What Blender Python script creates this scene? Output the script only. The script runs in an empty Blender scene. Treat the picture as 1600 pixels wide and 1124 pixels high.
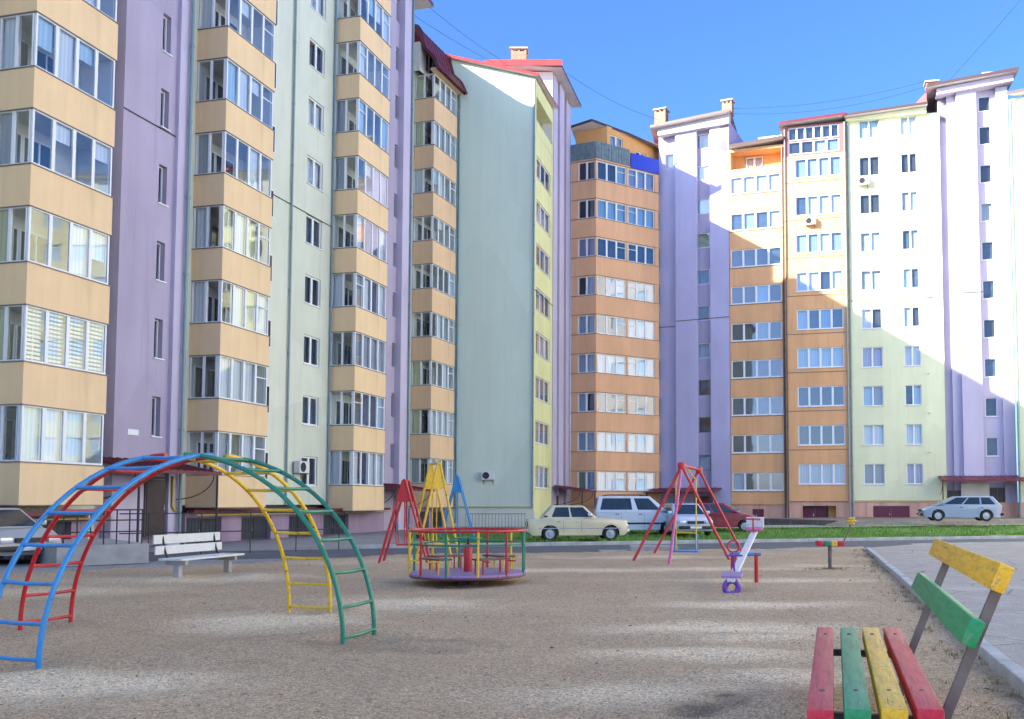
import bpy, bmesh, math, random
from mathutils import Matrix, Vector, noise
random.seed(11)
SC = bpy.context.scene
COL = SC.collection
# ------------------------------------------------------------------ camera, sky, sun, exposure
F, PPX, HOR, PITCH, EYE = 1400.0, 960.0, 785.0, math.radians(3.2), 1.62
CY = HOR - F * math.tan(PITCH)
SP, CP = math.sin(PITCH), math.cos(PITCH)
cam = bpy.data.cameras.new('camera')
cam.sensor_width = 36.0
cam.lens = F / 1600 * 36
cam.shift_x = -(PPX - 800) / 1600
cam.shift_y = (CY - 562) / 1600
cam.clip_end = 5000
camo = bpy.data.objects.new('camera', cam)
COL.objects.link(camo)
camo.location = (0, 0, EYE)
camo.rotation_euler = (math.pi / 2 + PITCH, 0, 0)
SC.camera = camo

LIGHT = Vector((1.8, 1.0, -0.98)).normalized()
world = bpy.data.worlds.new('World')
SC.world = world
world.use_nodes = True
wn = world.node_tree
bg = wn.nodes['Background']
sky = wn.nodes.new('ShaderNodeTexSky')
sky.sky_type = 'NISHITA'
sky.sun_disc = False
sky.sun_elevation = math.asin(-LIGHT.z)
sky.sun_rotation = math.atan2(-LIGHT.x, -LIGHT.y)
sky.air_density = 1.0
sky.dust_density = 10.0
sky.ozone_density = 10.0
sky.altitude = 2000
wn.links.new(sky.outputs[0], bg.inputs[0])
bg.inputs[1].default_value = 0.115
sun = bpy.data.lights.new('sun', 'SUN')
sun.energy = 4.7
sun.angle = math.radians(0.5)
sun.color = (1.0, 0.93, 0.82)
suno = bpy.data.objects.new('sun', sun)
COL.objects.link(suno)
suno.rotation_euler = LIGHT.to_track_quat('-Z', 'Y').to_euler()
suno.location = (-60, -20, 60)
SC.view_settings.view_transform = 'Standard'
SC.view_settings.look = 'None'
SC.view_settings.gamma = 1.0
SC.view_settings.exposure = 2.0
SC.render.engine = 'CYCLES'
SC.cycles.use_denoising = True
SC.cycles.max_bounces = 6
SC.cycles.diffuse_bounces = 3
SC.cycles.glossy_bounces = 3
SC.cycles.transparent_max_bounces = 10
SC.cycles.caustics_reflective = False
SC.cycles.caustics_refractive = False

# ------------------------------------------------------------------ surveying helpers (photo measurements -> metres)
def zat(Y, v):
    t = (CY - v) / F
    return EYE + Y * (SP + t * CP) / (CP - t * SP)
def gy(v, z=0.0):
    t = (CY - v) / F
    return (z - EYE) * (CP - t * SP) / (SP + t * CP)
def gp(u, v, z=0.0):
    Y = gy(v, z)
    return ((u - PPX) / F * (Y * CP + (z - EYE) * SP), Y)

class Fr:
    """a facade line on the plan: x runs along it, y runs into the building, z up"""
    def __init__(s, p0, p1):
        s.p0 = p0
        dx, dy = p1[0] - p0[0], p1[1] - p0[1]
        L = math.hypot(dx, dy)
        s.L = L; s.d = (dx / L, dy / L); s.n = (dy / L, -dx / L)
        s.M = Matrix(((s.d[0], -s.n[0], 0, p0[0]), (s.d[1], -s.n[1], 0, p0[1]), (0, 0, 1, 0), (0, 0, 0, 1)))
    def su(s, u, y=0.0):
        k = (u - PPX) / F * CP
        x0 = s.p0[0] - s.n[0] * y; y0 = s.p0[1] - s.n[1] * y
        return (k * y0 - x0) / (s.d[0] - k * s.d[1])
    def pt(s, a, y=0.0):
        return (s.p0[0] + s.d[0] * a - s.n[0] * y, s.p0[1] + s.d[1] * a - s.n[1] * y)
    def z(s, a, v, y=0.0):
        return zat(s.pt(a, y)[1], v)

# ------------------------------------------------------------------ objects
WM = {}
def link(name, data, parent=None, M=None):
    o = bpy.data.objects.new(name, data)
    COL.objects.link(o)
    M = M if M is not None else Matrix.Identity(4)
    WM[o] = M
    if parent is not None:
        o.parent = parent
        o.matrix_basis = WM[parent].inverted() @ M
    else:
        o.matrix_basis = M
    return o
def T(x, y, z=0.0, rz=0.0):
    return Matrix.Translation((x, y, z)) @ Matrix.Rotation(rz, 4, 'Z')
def thing(name, label, cat, M=None, group=None):
    o = link(name, None, None, M)
    o.empty_display_size = 0.3
    return tag(o, label, cat, group)
def tag(o, label, cat, group=None):
    o['label'] = label; o['category'] = cat
    if group: o['group'] = group
    return o

class MB:
    def __init__(s):
        s.v = []; s.f = []; s.m = []
    def face(s, pts, m=0):
        i = len(s.v); s.v += [tuple(p) for p in pts]; s.f.append(tuple(range(i, i + len(pts)))); s.m.append(m)
    def box(s, x0, x1, y0, y1, z0, z1, m=0, M=None):
        i = len(s.v)
        P = [(x, y, z) for z in (z0, z1) for x, y in ((x0, y0), (x1, y0), (x1, y1), (x0, y1))]
        if M is not None: P = [tuple(M @ Vector(p)) for p in P]
        s.v += P
        for f in ((0, 3, 2, 1), (4, 5, 6, 7), (0, 1, 5, 4), (1, 2, 6, 5), (2, 3, 7, 6), (3, 0, 4, 7)):
            s.f.append(tuple(i + k for k in f)); s.m.append(m)
        return s
    def cbox(s, x0, x1, y0, y1, z0, z1, c=0.01, m=0, M=None):
        """box with chamfered edges"""
        bm = bmesh.new()
        bmesh.ops.create_cube(bm, size=1)
        for v in bm.verts:
            v.co = Vector(((x0 + x1) / 2 + v.co.x * (x1 - x0), (y0 + y1) / 2 + v.co.y * (y1 - y0), (z0 + z1) / 2 + v.co.z * (z1 - z0)))
        bmesh.ops.bevel(bm, geom=bm.edges[:], offset=c, segments=2, affect='EDGES', profile=0.6)
        i = len(s.v)
        bm.verts.index_update()
        s.v += [tuple((M @ v.co) if M is not None else v.co) for v in bm.verts]
        for f in bm.faces:
            s.f.append(tuple(i + v.index for v in f.verts)); s.m.append(m)
        bm.free()
        return s
    def tube(s, pts, r, n=8, m=0, caps=True, radii=None):
        pts = [Vector(p) for p in pts]
        rings = []
        up = None
        for k, p in enumerate(pts):
            t = (pts[min(k + 1, len(pts) - 1)] - pts[max(k - 1, 0)]).normalized()
            if up is None:
                a = Vector((0, 0, 1)) if abs(t.z) < 0.9 else Vector((1, 0, 0))
            else:
                a = up
            b = t.cross(a).normalized(); a = b.cross(t).normalized(); up = a
            rr = radii[k] if radii else r
            i = len(s.v)
            s.v += [tuple(p + (a * math.cos(2 * math.pi * j / n) + b * math.sin(2 * math.pi * j / n)) * rr) for j in range(n)]
            rings.append(i)
        for q, w in zip(rings, rings[1:]):
            for j in range(n):
                s.f.append((q + j, q + (j + 1) % n, w + (j + 1) % n, w + j)); s.m.append(m)
        if caps:
            s.f.append(tuple(rings[0] + j for j in reversed(range(n)))); s.m.append(m)
            s.f.append(tuple(rings[-1] + j for j in range(n))); s.m.append(m)
        return s
    def ring(s, c, R, r, n=32, k=8, m=0):
        i = len(s.v); c = Vector(c)
        for a in range(n):
            th = 2 * math.pi * a / n
            for b in range(k):
                ph = 2 * math.pi * b / k
                rr = R + r * math.cos(ph)
                s.v.append((c.x + rr * math.cos(th), c.y + rr * math.sin(th), c.z + r * math.sin(ph)))
        for a in range(n):
            for b in range(k):
                s.f.append((i + a * k + b, i + ((a + 1) % n) * k + b, i + ((a + 1) % n) * k + (b + 1) % k, i + a * k + (b + 1) % k)); s.m.append(m)
        return s
    def lathe(s, prof, n=24, m=0, M=None):
        """prof: (radius, height) list about local z"""
        i = len(s.v); k = len(prof)
        for a in range(n):
            th = 2 * math.pi * a / n
            for r, z in prof:
                p = Vector((r * math.cos(th), r * math.sin(th), z))
                s.v.append(tuple(M @ p) if M is not None else tuple(p))
        for a in range(n):
            for b in range(k - 1):
                s.f.append((i + a * k + b, i + ((a + 1) % n) * k + b, i + ((a + 1) % n) * k + b + 1, i + a * k + b + 1)); s.m.append(m)
        return s
    def prism(s, poly, z0, z1, m=0, mtop=None, mbot=None):
        i = len(s.v); n = len(poly)
        ar = sum(poly[k][0] * poly[(k + 1) % n][1] - poly[(k + 1) % n][0] * poly[k][1] for k in range(n))
        if ar < 0: poly = poly[::-1]
        z0s = z0 if isinstance(z0, (list, tuple)) else [z0] * n
        z1s = z1 if isinstance(z1, (list, tuple)) else [z1] * n
        if ar < 0:
            z0s = list(z0s)[::-1]; z1s = list(z1s)[::-1]
        s.v += [(p[0], p[1], z) for p, z in zip(poly, z0s)] + [(p[0], p[1], z) for p, z in zip(poly, z1s)]
        for k in range(n):
            s.f.append((i + k, i + (k + 1) % n, i + n + (k + 1) % n, i + n + k)); s.m.append(m)
        s.f.append(tuple(i + n + k for k in range(n))); s.m.append(m if mtop is None else mtop)
        s.f.append(tuple(i + k for k in reversed(range(n)))); s.m.append(m if mbot is None else mbot)
        return s
    def mesh(s, name, mats, smooth=False):
        me = bpy.data.meshes.new(name)
        me.from_pydata(s.v, [], s.f)
        for mt in (mats if isinstance(mats, (list, tuple)) else [mats]):
            me.materials.append(mt)
        me.polygons.foreach_set('material_index', s.m)
        if smooth:
            me.polygons.foreach_set('use_smooth', [True] * len(s.f))
            me.set_sharp_from_angle(angle=math.radians(40))
        me.update()
        return me
    def build(s, name, mats, parent=None, M=None, smooth=False):
        return link(name, s.mesh(name, mats, smooth), parent, M)

# ------------------------------------------------------------------ materials
class NT:
    def __init__(s, name):
        s.m = bpy.data.materials.new(name); s.m.use_nodes = True
        s.t = s.m.node_tree; s.b = s.t.nodes['Principled BSDF']; s.out = s.t.nodes['Material Output']
        s.co = s.t.nodes.new('ShaderNodeTexCoord').outputs['Object']
    def n(s, typ, **kw):
        nd = s.t.nodes.new(typ)
        for k, v in kw.items(): setattr(nd, k, v)
        return nd
    def L(s, a, b): s.t.links.new(a, b)
    def map(s, scale, src=None, rot=None):
        mp = s.n('ShaderNodeMapping'); mp.inputs['Scale'].default_value = scale
        if rot: mp.inputs['Rotation'].default_value = rot
        s.L(src or s.co, mp.inputs[0]); return mp.outputs[0]
    def noise(s, scale, detail=4.0, rough=0.55, src=None, dist=0.0):
        nd = s.n('ShaderNodeTexNoise'); nd.inputs['Scale'].default_value = scale; nd.inputs['Detail'].default_value = detail
        nd.inputs['Roughness'].default_value = rough; nd.inputs['Distortion'].default_value = dist
        s.L(src or s.co, nd.inputs['Vector']); return nd.outputs[0]
    def vor(s, scale, src=None, out='Distance', feat='F1'):
        nd = s.n('ShaderNodeTexVoronoi', feature=feat); nd.inputs['Scale'].default_value = scale
        s.L(src or s.co, nd.inputs['Vector']); return nd.outputs[out]
    def ramp(s, fac, stops):
        nd = s.n('ShaderNodeValToRGB'); e = nd.color_ramp.elements
        while len(e) < len(stops): e.new(0.5)
        for k, (p, c) in enumerate(stops):
            e[k].position = p
            e[k].color = (c, c, c, 1) if not isinstance(c, (tuple, list)) else (*c, 1)
        s.L(fac, nd.inputs[0]); return nd.outputs[0]
    def mix(s, fac, a, b, typ='MIX'):
        nd = s.n('ShaderNodeMix', data_type='RGBA', blend_type=typ)
        for sock, val in ((nd.inputs[0], fac), (nd.inputs[6], a), (nd.inputs[7], b)):
            if isinstance(val, (int, float)): sock.default_value = val
            elif isinstance(val, (tuple, list)): sock.default_value = (*val, 1)
            else: s.L(val, sock)
        return nd.outputs[2]
    def math(s, op, a, b=None):
        nd = s.n('ShaderNodeMath', operation=op)
        for sock, val in ((nd.inputs[0], a), (nd.inputs[1], b)):
            if val is None: continue
            if isinstance(val, (int, float)): sock.default_value = val
            else: s.L(val, sock)
        return nd.outputs[0]
    def bump(s, h, strength=0.3, dist=0.01):
        nd = s.n('ShaderNodeBump'); nd.inputs['Strength'].default_value = strength; nd.inputs['Distance'].default_value = dist
        s.L(h, nd.inputs['Height']); s.L(nd.outputs[0], s.b.inputs['Normal']); return nd
    def col(s, c):
        if isinstance(c, (tuple, list)): s.b.inputs['Base Color'].default_value = (*c, 1)
        else: s.L(c, s.b.inputs['Base Color'])
    def set(s, **kw):
        for k, v in kw.items():
            s.b.inputs[k.replace('_', ' ')].default_value = v
        return s

def sc_(c, k): return tuple(min(1, x * k) for x in c)
def plaster(name, c, streak=0.09, var=0.10):
    N = NT(name)
    blot = N.ramp(N.noise(0.35, 5, 0.6), [(0.3, 1 - var), (0.7, 1 + 0.0)])
    st = N.ramp(N.noise(1.0, 5, 0.6, N.map((1.1, 1.1, 0.12), None)), [(0.36, 1 - streak), (0.64, 1.0)])
    fine = N.ramp(N.noise(60, 2, 0.6), [(0.3, 0.93), (0.7, 1.03)])
    pc = N.n('ShaderNodeSeparateColor'); N.L(N.vor(0.22, N.map((1, 1, 0.7)), out='Color'), pc.inputs[0])
    pat = N.ramp(pc.outputs[0], [(0.0, 0.955), (1.0, 1.02)])
    drip = N.ramp(N.noise(1.0, 7, 0.7, N.map((4.5, 4.5, 0.16))), [(0.30, 1 - 1.6 * streak), (0.43, 1.0)])
    k = N.mix(1, N.mix(1, N.mix(1, N.mix(1, blot, st, 'MULTIPLY'), pat, 'MULTIPLY'), drip, 'MULTIPLY'), fine, 'MULTIPLY')
    N.col(N.mix(1, c, k, 'MULTIPLY'))
    N.set(Roughness=0.92); N.b.inputs['Specular IOR Level'].default_value = 0.2
    N.bump(N.noise(90, 3, 0.6), 0.35, 0.006)
    return N.m
def paint(name, c, rough=0.42, wear=0.35, wc=None, dust=0.25):
    N = NT(name)
    w = N.ramp(N.noise(9, 6, 0.65), [(0.52, 0.0), (0.70, wear)])
    wc = wc or tuple(0.45 * x + 0.14 for x in c)
    c2 = N.mix(N.ramp(N.noise(2.2, 3), [(0.35, 0), (0.7, 0.35)]), c, sc_(c, 0.72))
    c1 = N.mix(w, c2, wc)
    chip = N.ramp(N.noise(17, 7, 0.72), [(0.595, 0), (0.625, 1.0)])
    c1 = N.mix(N.math('MULTIPLY', chip, min(1.0, wear * 2.2)), c1, (0.13, 0.065, 0.04))
    g = N.n('ShaderNodeNewGeometry'); sx = N.n('ShaderNodeSeparateXYZ'); N.L(g.outputs['Normal'], sx.inputs[0])
    up = N.math('MULTIPLY', N.ramp(sx.outputs[2], [(0.55, 0), (0.95, dust)]), N.ramp(N.noise(5, 4), [(0.3, 0.4), (0.65, 1.0)]))
    N.col(N.mix(up, c1, (0.46, 0.42, 0.36)))
    N.set(Roughness=rough)
    N.bump(N.noise(40, 4, 0.6), 0.15, 0.004)
    return N.m
def plain(name, c, rough=0.6, metal=0.0, var=0.15, scale=3.0, bump=0.0):
    N = NT(name)
    N.col(N.mix(1, c, N.ramp(N.noise(scale, 5), [(0.3, 1 - var), (0.7, 1.0)]), 'MULTIPLY'))
    N.set(Roughness=rough, Metallic=metal)
    if bump: N.bump(N.noise(scale * 12, 3), bump, 0.005)
    return N.m
def glass(name, tint=(0.92, 0.95, 0.97), ior=1.5, gain=1.7, base=0.02):
    N = NT(name)
    t = N.t; t.nodes.remove(N.b)
    tr = N.n('ShaderNodeBsdfTransparent'); tr.inputs[0].default_value = (*tint, 1)
    gl = N.n('ShaderNodeBsdfGlossy'); gl.inputs['Roughness'].default_value = 0.02; gl.inputs[0].default_value = (0.95, 0.97, 1, 1)
    oi = N.n('ShaderNodeObjectInfo')
    va = N.n('ShaderNodeVectorMath', operation='ADD'); N.L(N.co, va.inputs[0])
    vm = N.n('ShaderNodeVectorMath', operation='SCALE'); vm.inputs[0].default_value = (37, 91, 53); N.L(oi.outputs['Random'], vm.inputs['Scale']); N.L(vm.outputs[0], va.inputs[1])
    bp = N.n('ShaderNodeBump'); bp.inputs['Strength'].default_value = 0.25; bp.inputs['Distance'].default_value = 0.008
    N.L(N.noise(0.9, 2, 0.4, va.outputs[0]), bp.inputs['Height']); N.L(bp.outputs[0], gl.inputs['Normal'])
    fr = N.n('ShaderNodeFresnel'); fr.inputs[0].default_value = ior
    fac = N.math('MINIMUM', N.math('ADD', N.math('MULTIPLY', fr.outputs[0], gain), base), 0.95)
    # the far face of the pane adds no second mirror
    gm_ = N.n('ShaderNodeNewGeometry'); fac = N.math('MULTIPLY', fac, N.math('SUBTRACT', 1.0, gm_.outputs['Backfacing']))
    mx = N.n('ShaderNodeMixShader'); N.L(fac, mx.inputs[0]); N.L(tr.outputs[0], mx.inputs[1]); N.L(gl.outputs[0], mx.inputs[2])
    N.L(mx.outputs[0], N.out.inputs[0])
    return N.m
def curtain(name, c):
    N = NT(name)
    w = N.n('ShaderNodeTexWave'); w.inputs['Scale'].default_value = 1.7; w.inputs['Distortion'].default_value = 7.0; w.inputs['Detail'].default_value = 2
    oi = N.n('ShaderNodeObjectInfo')
    va = N.n('ShaderNodeVectorMath', operation='ADD'); N.L(N.map((1, 1, 0.08)), va.inputs[0]); N.L(oi.outputs['Random'], va.inputs[1])
    N.L(va.outputs[0], w.inputs['Vector'])
    N.col(N.mix(1, c, N.ramp(w.outputs[0], [(0.1, 0.84), (0.9, 1.0)]), 'MULTIPLY'))
    N.set(Roughness=0.95)
    return N.m

M = {}
M['peach'] = plaster('peach_render', (0.95, 0.69, 0.40))
M['peach_b'] = plaster('peach_render_b', (0.88, 0.60, 0.36))
M['orange'] = plaster('orange_render', (0.88, 0.50, 0.28), 0.12)
M['orange_attic'] = plaster('orange_attic_render', (0.88, 0.46, 0.17))
M['apricot'] = plaster('apricot_render', (0.88, 0.48, 0.235), 0.14)
M['lilac'] = plaster('lilac_render', (0.48, 0.42, 0.54))
M['lilac_c'] = plaster('lilac_grey_render', (0.58, 0.54, 0.74), 0.06)
M['lilac_pale'] = plaster('pale_lilac_render', (0.60, 0.54, 0.68))
M['mint'] = plaster('mint_render', (0.74, 0.77, 0.63), 0.08)
M['mint_gable'] = plaster('mint_gable_render', (0.66, 0.76, 0.62), 0.05, 0.05)
M['cream'] = plaster('cream_render', (0.84, 0.84, 0.56), 0.07)
M['yellow'] = plaster('pale_yellow_render', (0.80, 0.80, 0.42), 0.12)
M['pink'] = plaster('pink_plinth_render', (0.80, 0.46, 0.34), 0.25)
M['lilac_plinth'] = plaster('lilac_plinth_render', (0.42, 0.31, 0.42), 0.25)
M['white_wall'] = plaster('white_render', (0.78, 0.76, 0.70))
M['pvc'] = plain('white_plastic_frame', (0.82, 0.83, 0.84), 0.4, var=0.06)
M['brown_frame'] = plain('brown_window_frame', (0.20, 0.10, 0.08), 0.5)
M['coping'] = plain('zinc_coping', (0.20, 0.17, 0.16), 0.5, 0.2)
M['glass'] = glass('window_glass')
M['glass_far'] = glass('window_glass_far', (0.80, 0.87, 0.93), 1.6, 1.7, 0.05)
M['room'] = plain('dim_room', (0.055, 0.06, 0.07), 0.9, var=0.5, scale=1.2)
M['room_b'] = plain('dim_blue_room', (0.10, 0.13, 0.18), 0.9, var=0.5, scale=1.5)
M['cur_w'] = curtain('white_net_curtain', (0.80, 0.82, 0.84))
M['cur_g'] = curtain('grey_curtain', (0.42, 0.44, 0.47))
M['cur_y'] = curtain('yellow_curtain', (0.72, 0.68, 0.36))
M['cur_b'] = curtain('pale_blue_curtain', (0.50, 0.66, 0.78))
M['cur_v'] = curtain('lilac_blind', (0.55, 0.50, 0.64))
M['body'] = plain('inner_masonry', (0.30, 0.28, 0.27), 0.95)
M['roof_red'] = plain('red_metal_roof', (0.46, 0.06, 0.06), 0.45, var=0.25, scale=1.5)
M['roof_maroon'] = plain('maroon_metal_roof', (0.16, 0.022, 0.035), 0.42, var=0.3, scale=1.5)
M['roof_edge'] = plain('dark_roof_edge', (0.075, 0.045, 0.045), 0.5)
M['soffit'] = plaster('pale_soffit', (0.66, 0.62, 0.64), 0.1)
M['brick'] = plain('chimney_brick', (0.50, 0.26, 0.17), 0.9, var=0.35, scale=9, bump=0.5)
M['cap'] = plain('concrete_cap', (0.55, 0.53, 0.50), 0.9)
M['pipe'] = plain('grey_green_downpipe', (0.22, 0.32, 0.34), 0.45)
M['pipe_d'] = plain('dark_downpipe', (0.10, 0.09, 0.10), 0.5)
M['gas'] = plain('yellow_gas_pipe', (0.55, 0.38, 0.05), 0.5)
M['cable'] = plain('black_cable', (0.03, 0.03, 0.035), 0.6)
M['garage'] = plain('dark_blue_garage_door', (0.035, 0.045, 0.07), 0.5, var=0.4, scale=2)
M['garage_m'] = plain('maroon_garage_door', (0.16, 0.02, 0.05), 0.5, var=0.3, scale=2)
M['steel_door'] = plain('dark_steel_door', (0.05, 0.03, 0.035), 0.4, var=0.4, scale=3)
M['acunit'] = plain('white_appliance_shell', (0.72, 0.72, 0.70), 0.5, var=0.1)
M['black'] = plain('black_plastic', (0.02, 0.02, 0.022), 0.5)
M['blue_panel'] = plain('blue_sheet_panel', (0.02, 0.06, 0.55), 0.4)
M['concrete'] = plain('weathered_concrete', (0.42, 0.40, 0.37), 0.95, var=0.3, scale=2.5, bump=0.4)
M['kerbstone'] = plain('pale_kerb_concrete', (0.52, 0.51, 0.48), 0.95, var=0.35, scale=3, bump=0.5)
M['white_wood'] = paint('weathered_white_planks', (0.68, 0.68, 0.64), 0.7, 0.14, (0.5, 0.46, 0.4), 0.15)
M['p_blue'] = paint('blue_gloss_paint', (0.02, 0.25, 0.56), 0.35, 0.35, dust=0.2)
M['p_red'] = paint('red_gloss_paint', (0.54, 0.012, 0.018), 0.38, 0.3, (0.3, 0.10, 0.08), 0.2)
M['p_yellow'] = paint('yellow_gloss_paint', (0.80, 0.50, 0.02), 0.38, 0.45, (0.45, 0.22, 0.08), 0.2)
M['p_green'] = paint('green_gloss_paint', (0.008, 0.20, 0.11), 0.38, 0.35, dust=0.2)
M['p_purple'] = paint('lilac_gloss_paint', (0.34, 0.20, 0.42), 0.55, 0.6)
M['p_violet'] = paint('violet_gloss_paint', (0.14, 0.04, 0.36), 0.4, 0.3)
M['p_white'] = paint('white_gloss_paint', (0.75, 0.74, 0.74), 0.4, 0.4, (0.35, 0.3, 0.3))
M['p_pink'] = paint('pink_gloss_paint', (0.62, 0.10, 0.24), 0.4, 0.3)
M['p_brown'] = paint('brown_seat_paint', (0.16, 0.05, 0.035), 0.5, 0.3)

def slat_paint(name, c, pale):
    N = NT(name)
    grain = N.noise(3.0, 8, 0.7, N.map((9, 0.8, 9)))
    g = N.n('ShaderNodeNewGeometry'); sx = N.n('ShaderNodeSeparateXYZ'); N.L(g.outputs['Normal'], sx.inputs[0])
    top = N.ramp(sx.outputs[2], [(0.75, 0), (0.97, 1)])
    worn = N.math('MULTIPLY', top, N.ramp(N.noise(2.6, 7, 0.7, N.map((2.2, 0.7, 2.2))), [(0.3, 0.15), (0.75, 0.75)]))
    c1 = N.mix(worn, c, pale)
    spots = N.ramp(N.noise(22, 7, 0.75), [(0.555, 0), (0.60, 0.95)])
    c2 = N.mix(N.math('MULTIPLY', spots, 0.7), c1, (0.22, 0.17, 0.13))
    c3 = N.mix(N.ramp(grain, [(0.40, 0.45), (0.55, 0.0)]), c2, sc_(c, 0.45))
    crack = N.ramp(N.noise(1.0, 6, 0.6, N.map((42, 1.3, 42))), [(0.335, 0.85), (0.37, 0.0)])
    c3 = N.mix(crack, c3, (0.07, 0.045, 0.035))
    N.col(c3); N.set(Roughness=0.5)
    N.bump(N.mix(0.5, grain, N.noise(45, 5, 0.7)), 0.6, 0.006)
    return N.m
M['s_red'] = slat_paint('red_slat_paint', (0.60, 0.010, 0.035), (0.68, 0.17, 0.15))
M['s_green'] = slat_paint('green_slat_paint', (0.010, 0.28, 0.085), (0.16, 0.42, 0.24))
M['s_yellow'] = slat_paint('yellow_slat_paint', (0.86, 0.47, 0.012), (0.82, 0.55, 0.14))
M['post'] = plain('rusty_steel_post', (0.20, 0.155, 0.13), 0.8, 0.1, 0.4, 6, 0.5)

def car_paint(name, c, dirt=0.25):
    N = NT(name)
    N.col(N.mix(N.ramp(N.noise(1.4, 5), [(0.42, 0), (0.75, dirt)]), c, (0.30, 0.26, 0.21)))
    N.set(Roughness=0.34); N.b.inputs['Coat Weight'].default_value = 0.6; N.b.inputs['Coat Roughness'].default_value = 0.12
    return N.m
M['c_cream'] = car_paint('faded_cream_car_paint', (0.74, 0.63, 0.38), 0.35)
M['c_silver'] = car_paint('silver_car_paint', (0.27, 0.34, 0.44), 0.08)
M['c_white'] = car_paint('white_car_paint', (0.66, 0.70, 0.76), 0.12)
M['c_red'] = car_paint('dark_red_car_paint', (0.30, 0.012, 0.025), 0.12)
M['c_blue'] = car_paint('pale_blue_car_paint', (0.46, 0.56, 0.68), 0.1)
M['c_grey'] = car_paint('grey_car_paint', (0.42, 0.42, 0.42), 0.2)
M['tyre'] = plain('tyre_rubber', (0.025, 0.025, 0.026), 0.85)
M['chrome'] = plain('brushed_chrome', (0.62, 0.62, 0.64), 0.25, 0.9, 0.1)
M['carglass'] = plain('car_glass', (0.03, 0.045, 0.06), 0.06, 0.0, 0.3, 2)
M['lamp_w'] = plain('headlamp_glass', (0.75, 0.78, 0.8), 0.12, 0.3)
M['lamp_r'] = plain('tail_lamp_red', (0.45, 0.02, 0.02), 0.2)
M['wheelrim'] = plain('steel_wheel', (0.55, 0.56, 0.57), 0.4, 0.6, 0.2)

# ground materials (object coordinates are world metres)
def ground_mat():
    N = NT('gritty_playground_soil')
    at = N.n('ShaderNodeAttribute'); at.attribute_name = 'dry'  # 'dry' holds the painted reflected sunlight; negative values are dark blotches
    lightf = N.math('ADD', at.outputs['Fac'], N.math('MULTIPLY', N.math('SUBTRACT', N.noise(2.2, 6, 0.65), 0.5), 0.5))
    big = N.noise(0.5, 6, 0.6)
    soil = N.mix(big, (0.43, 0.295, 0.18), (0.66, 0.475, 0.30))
    c = N.mix(N.ramp(lightf, [(0.12, 0.0), (0.85, 1.0)]), soil, (0.84, 0.655, 0.435))  # pale mix paints bands of reflected sunlight into the soil colour
    c = N.mix(N.ramp(N.math('MULTIPLY', lightf, -1.0), [(0.1, 0.0), (0.55, 0.85)]), c, (0.085, 0.07, 0.055))
    grit = N.vor(75)
    gcol = N.vor(75, out='Color')
    sep = N.n('ShaderNodeSeparateColor'); N.L(gcol, sep.inputs[0])
    c = N.mix(1, c, N.ramp(sep.outputs[0], [(0.0, 0.6), (0.5, 0.98), (1.0, 1.5)]), 'MULTIPLY')
    c = N.mix(N.ramp(N.noise(14, 5, 0.7), [(0.54, 0), (0.66, 0.55)]), c, (0.15, 0.122, 0.095))
    c = N.mix(N.ramp(N.noise(7, 6, 0.75), [(0.60, 0), (0.72, 0.5)]), c, (0.58, 0.50, 0.39))
    N.col(c); N.set(Roughness=0.97); N.b.inputs['Specular IOR Level'].default_value = 0.15
    h = N.math('ADD', N.math('MULTIPLY', grit, -0.4), N.math('MULTIPLY', N.noise(30, 7, 0.75), 1.3))
    N.bump(h, 0.85, 0.02)
    return N.m
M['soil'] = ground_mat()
def asphalt_mat(name, a, b, rough=0.92, patch=(0.40, 0.37, 0.33)):
    N = NT(name)
    c = N.mix(N.noise(0.45, 6, 0.65), a, b)
    c = N.mix(N.ramp(N.noise(0.22, 5, 0.6, N.map((0.6, 1.6, 1))), [(0.55, 0), (0.68, 0.55)]), c, patch)
    c = N.mix(1, c, N.ramp(N.noise(38, 5, 0.75), [(0.3, 0.55), (0.7, 1.35)]), 'MULTIPLY')
    c = N.mix(N.ramp(N.noise(2.6, 7, 0.75), [(0.52, 0), (0.68, 0.5)]), c, sc_(patch, 1.1))
    c = N.mix(N.ramp(N.noise(1.7, 7, 0.75, N.map((1, 1.4, 3))), [(0.56, 0), (0.70, 0.45)]), c, sc_(a, 0.6))
    cr = N.vor(0.55, N.map((1, 1, 1)), feat='DISTANCE_TO_EDGE')
    c = N.mix(N.ramp(cr, [(0.0, 0.6), (0.012, 0.0)]), c, (0.05, 0.045, 0.04))
    N.col(c); N.set(Roughness=rough)
    N.bump(N.noise(60, 4, 0.7), 0.5, 0.01)
    return N.m
M['road'] = asphalt_mat('grey_blue_asphalt', (0.075, 0.08, 0.092), (0.13, 0.135, 0.15), patch=(0.2, 0.19, 0.18))
M['yard'] = asphalt_mat('courtyard_asphalt', (0.26, 0.245, 0.235), (0.38, 0.355, 0.335))
M['lot'] = asphalt_mat('sandy_grey_asphalt', (0.34, 0.29, 0.245), (0.46, 0.40, 0.345), patch=(0.60, 0.52, 0.42))
M['earth'] = asphalt_mat('bare_earth', (0.13, 0.11, 0.09), (0.22, 0.19, 0.15), 0.97)
M['pathm'] = asphalt_mat('pale_path', (0.36, 0.35, 0.34), (0.46, 0.45, 0.43))
def grass_mat(name, k=1.0):
    N = NT(name)
    oi = N.noise(1.3, 5, 0.7)
    c = N.mix(oi, (0.07 * k, 0.19 * k, 0.016 * k), (0.17 * k, 0.34 * k, 0.035 * k))
    c = N.mix(N.ramp(N.noise(0.8, 4), [(0.58, 0), (0.72, 0.6)]), c, (0.24, 0.21, 0.10))
    N.col(c); N.set(Roughness=0.8)
    N.bump(N.noise(30, 4), 0.8, 0.04)
    return N.m
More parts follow.
